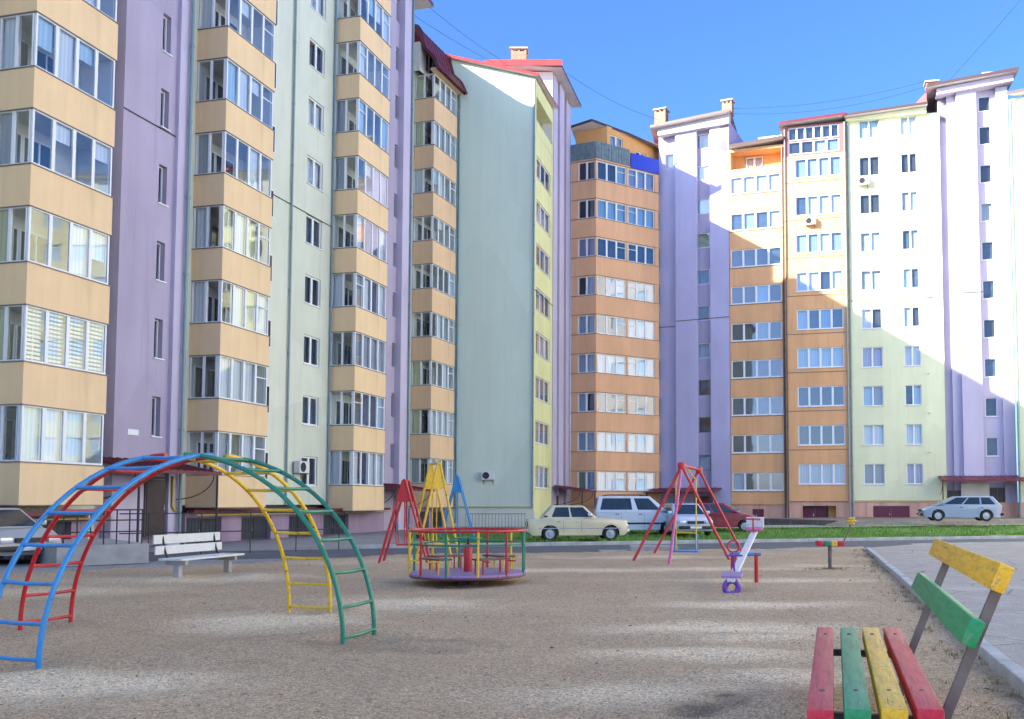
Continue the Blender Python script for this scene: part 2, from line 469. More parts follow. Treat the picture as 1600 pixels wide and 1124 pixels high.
M['grass'] = grass_mat('grass_blades', 1.15)
M['turf'] = grass_mat('turf_soil', 0.75)

# ------------------------------------------------------------------ building kit
CACHE = {}
def cached(key, fn):
    if key not in CACHE: CACHE[key] = fn()
    return CACHE[key]
def rd(x): return round(x, 2)

def facade(parent, name, fr, s0, s1, z0, z1, mat, y=0.0, holes=(), reveal=0.16, ret=0.7, rets=(True, True), top=True):
    """wall sheet with real openings, deep reveals and end returns"""
    mb = MB()
    xs = sorted({s0, s1, *[h[0] for h in holes], *[h[1] for h in holes]})
    zs = sorted({z0, z1, *[h[2] for h in holes], *[h[3] for h in holes]})
    xs = [x for x in xs if s0 <= x <= s1]; zs = [z for z in zs if z0 <= z <= z1]
    inh = lambda x, z: any(h[0] < x < h[1] and h[2] < z < h[3] for h in holes)
    for a, b in zip(xs, xs[1:]):
        run = None
        for c, d in zip(zs, zs[1:]):
            if inh((a + b) / 2, (c + d) / 2):
                if run is not None: mb.face([(a, y, run), (b, y, run), (b, y, c), (a, y, c)]); run = None
            elif run is None: run = c
        if run is not None: mb.face([(a, y, run), (b, y, run), (b, y, z1), (a, y, z1)])
    for h in holes:
        a, b, c, d = h[:4]; r = y + (h[4] if len(h) > 4 else reveal)
        mb.face([(a, y, c), (b, y, c), (b, r, c), (a, r, c)])
        mb.face([(a, r, d), (b, r, d), (b, y, d), (a, y, d)])
        mb.face([(a, r, c), (a, r, d), (a, y, d), (a, y, c)])
        mb.face([(b, y, c), (b, y, d), (b, r, d), (b, r, c)])
    if rets[0]: mb.face([(s0, y + ret, z0), (s0, y, z0), (s0, y, z1), (s0, y + ret, z1)])
    if rets[1]: mb.face([(s1, y, z0), (s1, y + ret, z0), (s1, y + ret, z1), (s1, y, z1)])
    if top: mb.face([(s0, y, z1), (s1, y, z1), (s1, y + ret, z1), (s0, y + ret, z1)])
    return mb.build(name, mat, parent, fr.M)

def frame_mesh(w, h, n, tr, mat, fw=0.055, mw=0.05, dp=0.07):
    mw = 2.0 * fw
    def mk():
        mb = MB()
        mb.box(0, w, 0, dp, 0, fw); mb.box(0, w, 0, dp, h - fw, h)
        mb.box(0, fw, 0.002, dp - 0.002, fw, h - fw); mb.box(w - fw, w, 0.002, dp - 0.002, fw, h - fw)
        for k in range(1, n):
            x = w * k / n
            mb.box(x - mw / 2, x + mw / 2, 0.002, dp - 0.002, fw, h - fw)
        if tr:
            for k in range(n):
                if tr == 'all' or k in tr:
                    x0 = w * k / n + (mw / 2 if k else fw); x1 = w * (k + 1) / n - (mw / 2 if k < n - 1 else fw)
                    mb.box(x0, x1, 0.004, dp - 0.004, h * 0.66, h * 0.66 + 0.045)
        return mb.mesh('window_frame', mat)
    return cached(('fr', rd(w), rd(h), n, tr, mat.name, rd(fw)), mk)
def pane_mesh(w, h, mat):
    return cached(('pn', rd(w), rd(h), mat.name), lambda: MB().box(0, w, 0, 0.012, 0, h).mesh('pane', mat))
def sheet_mesh(w, h, mat):
    return cached(('sh', rd(w), rd(h), mat.name), lambda: MB().box(0, w, 0, 0.02, 0, h).mesh('curtain', mat))

def glazing(parent, Mx, w, h, n, tr=None, fmat=None, gmat=None, name='window', fw=0.055):
    """frame object with one pane object for each light; returns the frame"""
    fm = fmat or M['pvc']; gm = gmat or M['glass']
    f = link(name, frame_mesh(w, h, n, tr, fm, fw), parent, Mx)
    f_level = f
    for k in range(n):
        x0 = w * k / n + 0.01; x1 = w * (k + 1) / n - 0.01
        link('pane', pane_mesh(x1 - x0, h - 0.04, gm), f if name == 'window' or name == 'stair_window' else parent, Mx @ T(x0, 0.03, 0.02))
    return f

PAL = {'dark': ['room'] * 5 + ['room_b'] * 3 + ['cur_g', 'cur_w'],
       'mixed': ['room', 'room', 'room_b', 'cur_w', 'cur_w', 'cur_g', 'cur_b', 'cur_v'],
       'pale': ['cur_w', 'cur_w', 'cur_b', 'cur_b', 'cur_w', 'cur_y', 'room_b']}
def window(parent, fr, s0, s1, z0, z1, y=0.0, n=2, tr=None, pal='mixed', rev=0.16, fw=0.075, sill=False, fmat=None, gmat=None, name='window', split=True):
    w, h = s1 - s0, z1 - z0
    Mx = fr.M @ T(s0 + 0.004, y + rev - 0.09, z0 + 0.004)
    f = glazing(parent, Mx, w - 0.008, h - 0.008, n, tr, fmat, gmat, name, fw if n > 1 else 0.05)
    ch = PAL[pal]
    c0 = random.choice(ch)
    if split and n > 1 and random.random() < 0.55:
        for k in range(n):
            cc = c0 if random.random() < 0.55 else random.choice(ch)
            link('curtain' if cc[0] == 'c' else 'room_backing', sheet_mesh(w / n, h, M[cc]), f, fr.M @ T(s0 + w * k / n, y + rev + 0.10, z0))
    else:
        link('curtain' if c0[0] == 'c' else 'room_backing', sheet_mesh(w, h, M[c0]), f, fr.M @ T(s0, y + rev + 0.10, z0))
    if sill:
        link('sill', cached(('sill', rd(w)), lambda: MB().box(-0.06, w + 0.06, -0.07, 0.10, -0.04, 0.0).mesh('sill', M['pvc'])), f, fr.M @ T(s0, y, z0 - 0.002))
    return f

def balcony(parent, fr, s0, s1, dep, z0, zs, zt, nf, ns, mat, look='clear', tr=None, label=None):
    """projecting glazed balcony: parapet box, front and side glazing, inner door"""
    w = s1 - s0
    def mk():
        mb = MB(); t = 0.10
        hp = zs - z0
        mb.box(0, w, 0, t, 0, hp)
        mb.box(0, t, t, dep - 0.003, 0, hp); mb.box(w - t, w, t, dep - 0.003, 0, hp)
        mb.box(t, w - t, t, dep - 0.003, 0.0, 0.12, 2)
        mb.box(-0.03, w + 0.03, -0.03, t + 0.02, hp, hp + 0.035, 1)
        mb.box(-0.03, t + 0.02, t + 0.02, dep - 0.003, hp, hp + 0.035, 1)
        mb.box(-0.015, w + 0.015, -0.015, t, -0.03, 0.0, 1)
        mb.box(-0.015, t, t, dep - 0.003, -0.03, 0.0, 1)
        return mb.mesh('balcony', [mat, M['coping'], M['white_wall']])
    me = cached(('bal', rd(w), rd(dep), rd(zs - z0), mat.name), mk)
    b = link('balcony', me, parent, fr.M @ T(s0, 0, z0))
    h = zt - zs - 0.035
    zb = zs + 0.035
    glazing(b, fr.M @ T(s0 + 0.04, 0.03, zb), w - 0.08, h, nf, tr, name='glazing_frame', fw=0.06)
    R = Matrix.Rotation(-math.pi / 2, 4, 'Z')
    glazing(b, fr.M @ T(s0 + 0.03, dep - 0.02, zb) @ R, dep - 0.14, h, ns, None, name='glazing_frame', fw=0.05)
    R2 = Matrix.Rotation(math.pi / 2, 4, 'Z')
    link('side_panel', cached(('sp', rd(dep), rd(h)), lambda: MB().box(0, .05, 0, dep - .16, 0, h).mesh('side_panel', M['pvc'])), b, fr.M @ T(s1 - 0.085, 0.14, zb))
    link('inner_wall', cached(('iw', rd(w), rd(h)), lambda: MB().box(0, w - .24, 0, .02, 0, h + 1.0).mesh('inner_wall', M['white_wall'])), b, fr.M @ T(s0 + .12, dep - 0.028, zb - 1.0))
    # inner door and window on the house wall
    def door():
        mb = MB()
        mb.box(0, 1.9, -0.05, 0.0, 0, 0.06); mb.box(0, 1.9, -0.05, 0, 1.94, 2.0)
        for x in (0, 0.62, 0.70, 1.28, 1.84): mb.box(x, x + 0.06, -0.048, 0, 0.06, 1.94)
        mb.box(0.02, 1.88, -0.02, -0.004, 0.02, 1.98, 1)
        return mb.mesh('balcony_door', [M['pvc'], M['carglass']])
    link('balcony_door', cached('bdoor', door), b, fr.M @ T(s0 + random.uniform(0.2, 0.6), dep - 0.031, zs - 0.6))
    if look == 'blind':
        def bl():
            mb = MB()
            for k in range(int(h / 0.13)):
                mb.box(0, w / nf - 0.12, 0, 0.02, k * 0.13, k * 0.13 + 0.075)
            return mb.mesh('blind', M['cur_w'])
        for k in range(nf):
            link('blind', cached(('bl', rd(w), nf, rd(h)), bl), b, fr.M @ T(s0 + w * k / nf + 0.06, 0.18, zb))
    elif look == 'clear':
        for k in range(nf):
            if random.random() < 0.4:
                hh_ = h * random.choice((1.0, 0.55, 0.35))
                link('curtain', sheet_mesh(w / nf - 0.07, hh_, M[random.choice(['cur_w', 'cur_w', 'cur_b'])]), b, fr.M @ T(s0 + w * k / nf + 0.035, 0.17, zb + h - hh_))
    elif look != 'clear':
        for k in range(nf):
            if random.random() < 0.8:
                link('curtain', sheet_mesh(w / nf - 0.05, h, M[random.choice([look, 'cur_w', look])]), b, fr.M @ T(s0 + w * k / nf + 0.02, 0.2, zb))
    if random.random() < 0.5:
        link('curtain', sheet_mesh((dep - 0.2) / 2, h, M[random.choice(['cur_w', 'cur_g', 'cur_y'])]), b, fr.M @ T(s0 + 0.15, dep - 0.08, zb) @ R)
    if random.random() < 0.6:
        def cupboard():
            return MB().cbox(0, 0.55, 0, 0.4, 0, 1.5, 0.02).mesh('cupboard', M['white_wall'])
        link('cupboard', cached('cupb', cupboard), b, fr.M @ T(s1 - 0.75, dep - 0.46, z0 + 0.13))
    return b

def pipe(parent, fr, s, y, z0, z1, mat, r=0.06, name='downpipe', shoe=True):
    mb = MB()
    mb.tube([(s, y, z0), (s, y, z1)], r, 8)
    z = z0 + 1.0
    while z < z1 - 0.5:
        mb.tube([(s, y, z), (s, y, z + 0.12)], r * 1.25, 8); z += 3.0
    if shoe: mb.tube([(s, y, z0 + 0.02), (s, y - 0.12, z0 - 0.12)], r, 8)
    return mb.build(name, mat, parent, fr.M, True)
def hcable(parent, fr, s0, s1, y, z, mat=None, r=0.022, name='wall_cable', sag=0.0):
    mb = MB(); n = 8
    mb.tube([(s0 + (s1 - s0) * k / n, y, z - sag * math.sin(math.pi * k / n)) for k in range(n + 1)], r, 6)
    return mb.build(name, mat or M['cable'], parent, fr.M)
def chimney(parent, x, y, z0, z1, w=0.9, d=0.7, rz=0.0):
    mb = MB()
    nrow = int((z1 - z0 - 0.35) / 0.11)
    for k in range(nrow):
        o = 0.004 * (k % 2)
        mb.box(-w / 2 + o, w / 2 - o, -d / 2 + o, d / 2 - o, k * 0.11, k * 0.11 + 0.1)
        mb.box(-w / 2 + .015, w / 2 - .015, -d / 2 + .015, d / 2 - .015, k * 0.11 + .1, k * 0.11 + .11, 1)
    zt = nrow * 0.11
    for xx in (-w / 2 + 0.08, 0, w / 2 - 0.08):
        for yy in (-d / 2 + 0.08, d / 2 - 0.08):
            mb.box(xx - 0.07, xx + 0.07, yy - 0.07, yy + 0.07, zt, zt + 0.2)
    mb.box(-w / 2 - 0.1, w / 2 + 0.1, -d / 2 - 0.1, d / 2 + 0.1, zt + 0.2, zt + 0.3, 1)
    return mb.build('chimney', [M['brick'], M['cap']], parent, T(x, y, z0, rz))
def roofslab(parent, pts, z, th=0.22, edge=None, top=None, zs=None, name='roof'):
    mb = MB()
    zz = zs if zs else [z] * len(pts)
    mb.prism(pts, zz, [a + th for a in zz], 0, 1, 2)
    return mb.build(name, [edge or M['roof_edge'], top or M['roof_red'], M['soffit']], parent)
def canopy(parent, fr, s0, s1, y, z, out, mat, drop=0.25, posts=True, name='entrance_canopy'):
    mb = MB()
    mb.prism([(s0, y), (s1, y), (s1, y - out), (s0, y - out)], [z + drop, z + drop, z, z], [z + drop + .12, z + drop + .12, z + .12, z + .12])
    for k in range(int((s1 - s0) / 0.35)):
        a = s0 + 0.1 + k * 0.35
        mb.prism([(a, y), (a + .05, y), (a + .05, y - out), (a, y - out)], [z + drop + .122] * 2 + [z + .122] * 2, [z + drop + .155] * 2 + [z + .155] * 2)
    c = mb.build(name, mat, parent, fr.M)
    for s in (s0 + 0.1, s1 - 0.1):
        if posts:
            MB().tube([(s, y - out + 0.12, 0.0), (s, y - out + 0.12, z + 0.01)], 0.04, 8).build('post', M['black'], c, fr.M, True)
        mb = MB(); mb.tube([(s, y - 0.03 - (out - 0.3) * math.sin(t * math.pi / 20), z - 0.9 + 0.9 * (1 - math.cos(t * math.pi / 20))) for t in range(11)], 0.02, 6)
        mb.build('bracket', M['black'], c, fr.M, True)
    return c
def door(parent, fr, s0, s1, y, z0, z1, mat, name='entrance_door', leaves=2, ribs=0):
    d = MB().box(s0, s1, y - 0.05, y + 0.02, z0, z1, 0).build(name, M['coping'], parent, fr.M)
    w = (s1 - s0) / leaves
    for k in range(leaves):
        mb = MB().cbox(s0 + w * k + 0.04, s0 + w * (k + 1) - 0.02, y - 0.09, y - 0.052, z0 + 0.03, z1 - 0.05, 0.008)
        for q in range(ribs):
            x = s0 + w * k + 0.1 + q * (w - 0.2) / max(1, ribs - 1)
            mb.box(x - .015, x + .015, y - .105, y - .0905, z0 + .1, z1 - .12)
        mb.build('door_leaf', mat, d, fr.M)
    MB().box(s0 + w - 0.14, s0 + w - 0.10, y - 0.14, y - 0.092, (z0 + z1) / 2 - .1, (z0 + z1) / 2 + .08).build('handle', M['chrome'], d, fr.M)
    return d

# ================================================================== apartment block along the left side
FA = Fr((-17.51, 26.3), (-23.69 + .235 * 48, 48.0))
WD = 1.4
A = thing('apartment_block', 'tall block at the left with peach glazed balconies, purple stair walls and mint walls', 'apartment building', T(*FA.pt(8, 2)), 'apartment blocks round the courtyard')
ZA = 32.6
facade(A, 'wall', FA, -42, 4.35, 0.0, ZA, M['mint'], WD, rets=(True, False))
# purple stair bay
st0, st1 = FA.su(174, 1.0), FA.su(258, 1.0)
w0, w1 = FA.su(233.5, 1.0), FA.su(246.5, 1.0)
hs = [(w0, w1, 4.05 + 2.91 * k, 5.52 + 2.91 * k, 0.28) for k in range(9)]
dd0, dd1 = FA.su(226, 1.0), FA.su(262, 1.0)
facade(A, 'wall', FA, st0, st1, 2.55, ZA, M['lilac'], 1.0, hs)
facade(A, 'wall', FA, 4.35, 8.6, 0.0, ZA, M['lilac'], 1.45)
facade(A, 'wall', FA, st0, FA.su(224, 1.0), 0.0, 2.548, M['lilac_pale'], 1.0)
facade(A, 'wall', FA, FA.su(258, 1.0), st1 + 0.0 if st1 > dd1 else dd1 + .01, 0.0, 2.548, M['lilac_pale'], 1.02)
for h in hs[:7]:
    window(A, FA, h[0], h[1], h[2], h[3], 1.0, 1, pal='dark', rev=0.28, sill=True, name='stair_window')
facade(A, 'wall', FA, FA.su(263, 0.85), FA.su(283, 0.85), 0.0, ZA, M['lilac_pale'], 0.85)
pipe(A, FA, FA.su(282, 0.7), 0.72, 0.3, ZA, M['pipe'], 0.065)
# mint wall with the windows between the second and third balcony stacks
gw0, gw1 = FA.su(470, WD), FA.su(495, WD)
gh = [(gw0, gw1, 2.42 + 2.96 * k, 3.84 + 2.96 * k) for k in range(10)]
facade(A, 'wall', FA, 8.3, 22.75, 1.5, ZA, M['mint'], WD, gh, rets=(False, False))
for k, h in enumerate(gh[:10]):
    window(A, FA, *h, WD, 2, pal='dark', sill=True)
pipe(A, FA, FA.su(447, 1.3), 1.31, 1.5, ZA, M['pipe'], 0.05, shoe=False)
pipe(A, FA, FA.su(512, 1.3), 1.31, 1.5, ZA, M['pipe'], 0.05, shoe=False)
hcable(A, FA, FA.su(415, 1.36), FA.su(512, 1.36), 1.37, 15.7)
hcable(A, FA, st0, st1, 0.97, 15.6)
# purple end wall
es = [(FA.su(609, WD), FA.su(616, WD), 3.6 + 2.96 * k, 5.0 + 2.96 * k, 0.25) for k in range(10)]
facade(A, 'wall', FA, 22.75, FA.su(622, WD), 0.0, ZA, M['lilac'], WD, es, rets=(False, True))
for h in es:
    window(A, FA, *h[:4], WD, 1, pal='dark', rev=0.25, name='stair_window')
facade(A, 'wall', FA, FA.su(623, 1.05), FA.su(637, 1.05), 0.0, ZA, M['lilac_pale'], 1.05, ret=1.5)
pipe(A, FA, FA.su(637, 0.95), 0.97, 0.3, ZA - 0.4, M['pipe'], 0.06)
# balcony stacks
c1 = (FA.su(29), FA.su(161)); c2 = (FA.su(338), FA.su(415)); c3 = (FA.su(551), FA.su(600))
looks1 = ['cur_b', 'blind', 'clear', 'clear', 'clear', 'clear', 'clear']
for k in range(7):
    z = 1.54 + 2.99 * k
    balcony(A, FA, c1[0], c1[1], WD, z, z + 1.25, z + 2.98, 4, 2, M['peach'], looks1[k])
looks2 = ['cur_g', 'cur_w', 'cur_y', 'cur_y', 'clear', 'clear', 'clear', 'clear']
for k in range(8):
    z = 1.42 + 3.0 * k
    balcony(A, FA, c2[0], c2[1], WD, z, z + 1.25, z + 2.99, 4, 2, M['peach'], looks2[k], tr=random.choice([(3,), (3,), None, (0,)]))
for k in range(10):
    z = 1.2 + 3.03 * k
    balcony(A, FA, c3[0], c3[1], WD, z, z + 1.25, z + 3.02, 4, 2, M['peach'], random.choice(['clear', 'clear', 'cur_g', 'cur_w']), tr=random.choice([(0,), (0, 3), None]))
# extra side windows on the wall just right of the second stack
for k in range(8):
    s0 = FA.su(418, WD); zz = 2.6 + 3.0 * k
    link('room_window', cached('sw', lambda: MB().box(0, .55, -0.03, 0, 0, 1.3).box(.05, .5, -.035, -.0302, .06, 1.24, 1).mesh('room_window', [M['pvc'], M['carglass']])), A, FA.M @ T(s0 - 0.6, WD - 0.002, zz))
# plinth with garage doors under the balconies
gar = [(FA.su(292, .9), FA.su(347, .9)), (FA.su(378, .9), FA.su(424, .9)), (FA.su(452, .9), FA.su(488, .9)), (FA.su(506, .9), FA.su(545, .9))]
facade(A, 'plinth', FA, 8.25, 24.2, 0.0, 1.2, M['lilac_plinth'], 0.9, [(a, b, 0.0, 1.02, .3) for a, b in gar])
for a, b in gar:
    door(A, FA, a, b, 1.17, 0.0, 1.0, M['garage'], 'garage_door', 2, 5)
MB().box(8.3, 24.3, 0.55, 0.86, 1.2, 1.32).build('cornice', M['roof_maroon'], A, FA.M)
MB().box(-4, 3.6, 0.25, 0.86, 1.2, 1.36).build('cornice', M['roof_maroon'], A, FA.M)
facade(A, 'plinth', FA, -6, 3.6, 0.0, 1.2, M['lilac_plinth'], 0.9, [(-2.5, -0.2, 0.0, 1.05, .3), (0.6, 2.9, 0.0, 1.05, .3)])
for a, b in ((-2.5, -0.2), (0.6, 2.9)):
    door(A, FA, a, b, 1.17, 0.0, 1.03, M['garage'], 'garage_door', 2, 5)
hcable(A, FA, -4, 3.5, 0.52, 1.08, M['gas'], 0.03, 'gas_pipe')
hcable(A, FA, 8.4, 24, 0.5, 1.12, M['gas'], 0.03, 'gas_pipe')
door(A, FA, FA.su(226, 1.0), FA.su(256, 1.0), 1.02, 0.35, 2.5, M['steel_door'], 'entrance_door', 1, 0)
canopy(A, FA, FA.su(166, 0) + .3, FA.su(283, 0) + 0.9, 0.98, 2.62, 2.0, M['roof_maroon'], 0.42)
canopy(A, FA, 22.6, 27.4, 1.3, 2.25, 2.0, M['roof_maroon'], 0.3)
door(A, FA, 23.6, 24.9, WD - 0.01, 0.0, 2.05, M['steel_door'])
MB().box(FA.su(197, .96), FA.su(214, .96), 0.975, 0.997, 4.02, 4.22).build('address_plate', M['pvc'], A, FA.M)
# yellow gas riser bend beside the door
MB().tube([(FA.su(273, .7), .8, 2.6), (FA.su(273, .7), .8, 1.45), (FA.su(273, .7) + .1, .8, 1.32), (FA.su(285, .7), .8, 1.3)], .045, 8).build('gas_pipe', M['gas'], A, FA.M, True)
bodyp = [FA.pt(-42, 2.15), FA.pt(27.9, 2.15), FA.pt(27.9, 15), FA.pt(-42, 15)]
MB().prism(bodyp, 0, ZA - 0.02).build('masonry_core', M['body'], A)
roofslab(A, [FA.pt(-42.6, 0.45), FA.pt(28.9, 0.45), FA.pt(28.9, 15.6), FA.pt(-42.6, 15.6)], ZA, 0.25, M['roof_maroon'], M['roof_maroon'])
MB().prism([FA.pt(-40, 4), FA.pt(26, 4), FA.pt(26, 13), FA.pt(-40, 13)], ZA + .25, ZA + 1.0).build('roof_deck', M['roof_maroon'], A)
# raised entrance step with railing
stp = thing('entrance_platform', 'low concrete entrance platform with thin black railings below the purple stair wall', 'platform', T(*gp(160, 880)))
p0 = gp(88, 886); p1 = gp(232, 880)
FP = Fr(p0, p1)
q = [FP.pt(0, 0), FP.pt(FP.L, 0), FP.pt(FP.L, 4.6), FP.pt(0, 4.6)]
MB().prism(q, 0, 0.52).build('slab', M['concrete'], stp)
for k in range(7):
    s = 0.15 + (FP.L - 0.3) * k / 6
    MB().tube([(s, 0.12, 0.5), (s, 0.12, 1.42)], 0.018, 6).build('baluster', M['black'], stp, FP.M)
for z in (0.85, 1.15, 1.42):
    MB().tube([(0.1, 0.12, z), (FP.L - 0.1, 0.12, z)], 0.018, 6).build('rail', M['black'], stp, FP.M)
for k in range(5):
    s = FP.L + 0.8 + 1.5 * k
    MB().tube([(s, 3.1, 0.0), (s, 3.1, 1.3)], 0.018, 6).build('baluster', M['black'], stp, FP.M)
for z in (0.7, 1.28):
    MB().tube([(FP.L, 3.1, z), (FP.L + 7, 3.1, z)], 0.018, 6).build('rail', M['black'], stp, FP.M)

# ================================================================== second block: balcony stack, blank gable, yellow strip, lilac tower
FB = Fr((-11.52, 56.0), (-11.52 + .31 * 3, 59.0))
B = thing('apartment_block', 'block with the blank mint gable wall, curved maroon roof and brick chimney', 'apartment building', T(-10, 62), 'apartment blocks round the courtyard')
facade(B, 'wall', FB, -1.6, 4.2, 0.0, 31.2, M['mint'], 1.44, rets=(False, False))
b4 = (0.0, FB.su(708))
for k in range(9):
    z = 1.3 + 3.09 * k
    balcony(B, FB, b4[0], b4[1], 1.42, z, z + 1.48, z + 3.08, 4, 2, M['peach_b'], random.choice(['clear', 'cur_g', 'cur_w', 'clear']), tr=(3,))
# attic storey of that stack with a bell-cast maroon roof running along it
facade(B, 'attic_wall', FB, -0.6, 3.2, 29.1, 31.0, M['white_wall'], 0.75, [(0.2, 1.3, 29.45, 30.8)])
window(B, FB, 0.2, 1.3, 29.45, 30.8, 0.75, 2, pal='dark')
mb = MB()
prof = [(2.4, 32.25), (1.5, 32.25), (1.0, 32.1), (0.72, 31.7), (0.58, 31.1), (0.42, 30.55), (0.1, 30.25), (-0.18, 29.95), (-0.36, 29.6), (-0.55, 29.15)]
for (y0, z0), (y1, z1) in zip(prof, prof[1:]):
    mb.face([(-0.5, y0, z0), (-0.5, y1, z1), (3.35, y1, z1), (3.35, y0, z0)])
    mb.face([(-0.5, y0 + .12, z0 - .1), (3.35, y0 + .12, z0 - .1), (3.35, y1 + .12, z1 - .1), (-0.5, y1 + .12, z1 - .1)])
    for s in (-0.5, 3.35):
        mb.face([(s, y0, z0), (s, y0 + .12, z0 - .1), (s, y1 + .12, z1 - .1), (s, y1, z1)])
for s in (-0.5, 3.35):
    for (y0, z0), (y1, z1) in zip(prof, prof[1:]):
        mb.tube([(s, y0, z0), (s, y1, z1)], 0.11, 6)
for k in range(9):
    s = -0.2 + k * 0.42
    for (y0, z0), (y1, z1) in zip(prof, prof[1:]):
        mb.tube([(s, y0, z0), (s, y1, z1)], 0.03, 5, caps=False)
mb.build('curved_roof', M['roof_maroon'], B, FB.M)
MB().box(-0.35, 3.3, -0.35, 0.1, 29.14, 29.3).build('gutter_board', M['peach_b'], B, FB.M)
# gable wall facing the camera
FG = Fr((-10.75, 59.5), (-5.40, 59.5))
mb = MB(); zl, zr = zat(59.5, 95), zat(59.5, 122)
mb.face([(-0.6, 0, 1.12), (FG.L, 0, 1.12), (FG.L, 0, zr), (-0.6, 0, zl + .12)])
mb.build('gable_wall', M['mint_gable'], B, FG.M)
facade(B, 'plinth', FG, -0.6, FG.L + .1, 0.0, 1.12, M['mint'], -0.10, top=True)
hcable(B, FG, -0.2, FG.L, -0.16, 1.3, M['gas'], 0.035, 'gas_pipe')
pipe(B, FG, FG.L - .02, -0.09, 1.2, zr - .2, M['pipe'], 0.06, shoe=False)
pipe(B, FG, 0.25, -0.09, 0.4, zl - 2.2, M['pipe'], 0.06)
# yellow strip with three-light windows, receding
FY = Fr((-5.40, 59.5), (-4.52, 64.6))
yw = (FY.su(836), FY.su(858))
yh = [(yw[0], yw[1], 2.58 + 3.03 * k, 4.12 + 3.03 * k) for k in range(8)]
loggia = (FY.su(835), FY.su(861), 26.9, 29.4, 0.9)
facade(B, 'wall', FY, 0.02, FY.L, 0.0, zr, M['yellow'], 0.0, yh + [loggia], rets=(False, False))
for h in yh:
    window(B, FY, *h, 0.0, 3, pal='mixed', sill=True)
MB().box(loggia[0], loggia[1], 0.89, 0.95, 26.9, 29.4).build('loggia_wall', M['yellow'], B, FY.M)
window(B, FY, loggia[0] + .5, loggia[0] + 2.2, 27.3, 29.0, 0.80, 2, pal='dark', rev=0.06)
MB().box(loggia[0], loggia[1], -0.02, 0.06, 26.9, 27.7).build('loggia_parapet', M['yellow'], B, FY.M)
hcable(B, FY, 0.1, FY.L, -0.03, 15.9)
# lilac tower further along
FT = Fr((-4.52, 64.6), (-3.55, 70.0))
zt = 33.3
for u0, u1, y in ((863, 869.5, 0.0), (869.5, 873, 0.28), (873, 880, -0.12), (880, 883.5, 0.28), (883.5, 890.5, 0.0)):
    facade(B, 'wall', FT, FT.su(u0, y), FT.su(u1, y), 0.0, zt, M['lilac_pale'], y)
FS = Fr((-9.2, 64.4), (-4.55, 64.4))
facade(B, 'tower_side_wall', FS, 0, FS.L, 28.0, zt, M['white_wall'], 0.0)
MB().prism([(-13.2, 58.4), (-10.9, 60.15), (-6.1, 60.15), (-5.25, 64.8), (-12, 66), (-16.5, 60)], 0, 29.3).build('masonry_core', M['body'], B)
MB().prism([(-9.0, 64.8), (-5.25, 64.8), (-4.35, 70.2), (-14, 72), (-14, 66)], 0, zt - .02).build('masonry_core', M['body'], B)
roofslab(B, [(-11.4, 59.2), (-5.15, 59.2), (-4.15, 64.35), (-10.5, 64.35)], 0, 0.2, M['roof_red'], M['roof_red'], zs=[zl + .12, zr, zr, zl + .12])
roofslab(B, [(-9.4, 63.7), (-3.85, 63.7), (-2.65, 70.4), (-8.2, 70.6)], 0, 0.22, M['roof_edge'], M['roof_red'], zs=[zt + .25, zt, zt, zt + .25])
roofslab(B, [(-17, 59.0), (-12.3, 57.3), (-11.4, 64.35), (-16, 66)], 31.3, 0.2, M['roof_maroon'], M['roof_maroon'])
MB().prism([(-9.45, 63.62), (-3.8, 63.62), (-3.8, 63.69), (-9.45, 63.69)], zt + .1, zt + .55).build('red_ridge_flashing', M['roof_red'], B)
chimney(B, -7.2, 66, zt + .2, zat(66, 77), 1.15, 0.8)
canopy(B, FT, 0.0, 4.8, -0.15, 2.35, 2.2, M['roof_maroon'], 0.35)
door(B, FT, 1.4, 2.9, -0.02, 0.0, 2.1, M['garage_m'])
facade(B, 'plinth', FB, -1.4, 3.6, 0.0, 1.25, M['lilac_plinth'], 0.6, [(-0.6, 1.0, 0.0, 1.05, .3), (1.5, 3.0, 0.0, 1.05, .3)])
for a, b in ((-0.6, 1.0), (1.5, 3.0)):
    door(B, FB, a, b, 0.87, 0, 1.03, M['garage'], 'garage_door', 2, 4)

# ================================================================== third block: faceted orange balconies, lilac tower, two flat balcony bays
c0, c1_, c2_, c4, c5, c6 = (-3.45, 70.1), (-1.44, 69.3), (3.63, 72.6), (9.16, 70.3), (13.3, 69.04), (17.9, 67.9)
Cb = thing('apartment_block', 'central block with angled orange balcony tower and lilac stair tower in shade', 'apartment building', T(6, 74), 'apartment blocks round the courtyard')
F1 = Fr(c0, c1_); F2 = Fr(c1_, c2_); F3 = Fr(c2_, (3.95, 74.2))
def rows(base, pitch, n, h): return [(base + pitch * k, base + pitch * k + h) for k in range(n)]
rC = rows(2.52, 3.07, 9, 1.50)
ZR = 28.75
a0, a1 = F1.su(902), F1.su(929.5)
facade(Cb, 'wall', F1, 0, F1.L, 1.4, ZR, M['orange'], 0, [(a0, a1, z, t) for z, t in rC], rets=(True, False))
m0, m1, m2, m3 = F2.su(933), F2.su(979), F2.su(982), F2.su(1024)
facade(Cb, 'wall', F2, 0, F2.L, 1.4, ZR, M['orange'], 0, [(m0, m1, z, t) for z, t in rC] + [(m2, m3, z, t) for z, t in rC], rets=(False, False))
facade(Cb, 'wall', F3, 0, F3.L, 1.4, ZR, M['orange'], 0, [(0.15, 1.35, z, t) for z, t in rC], rets=(False, True))
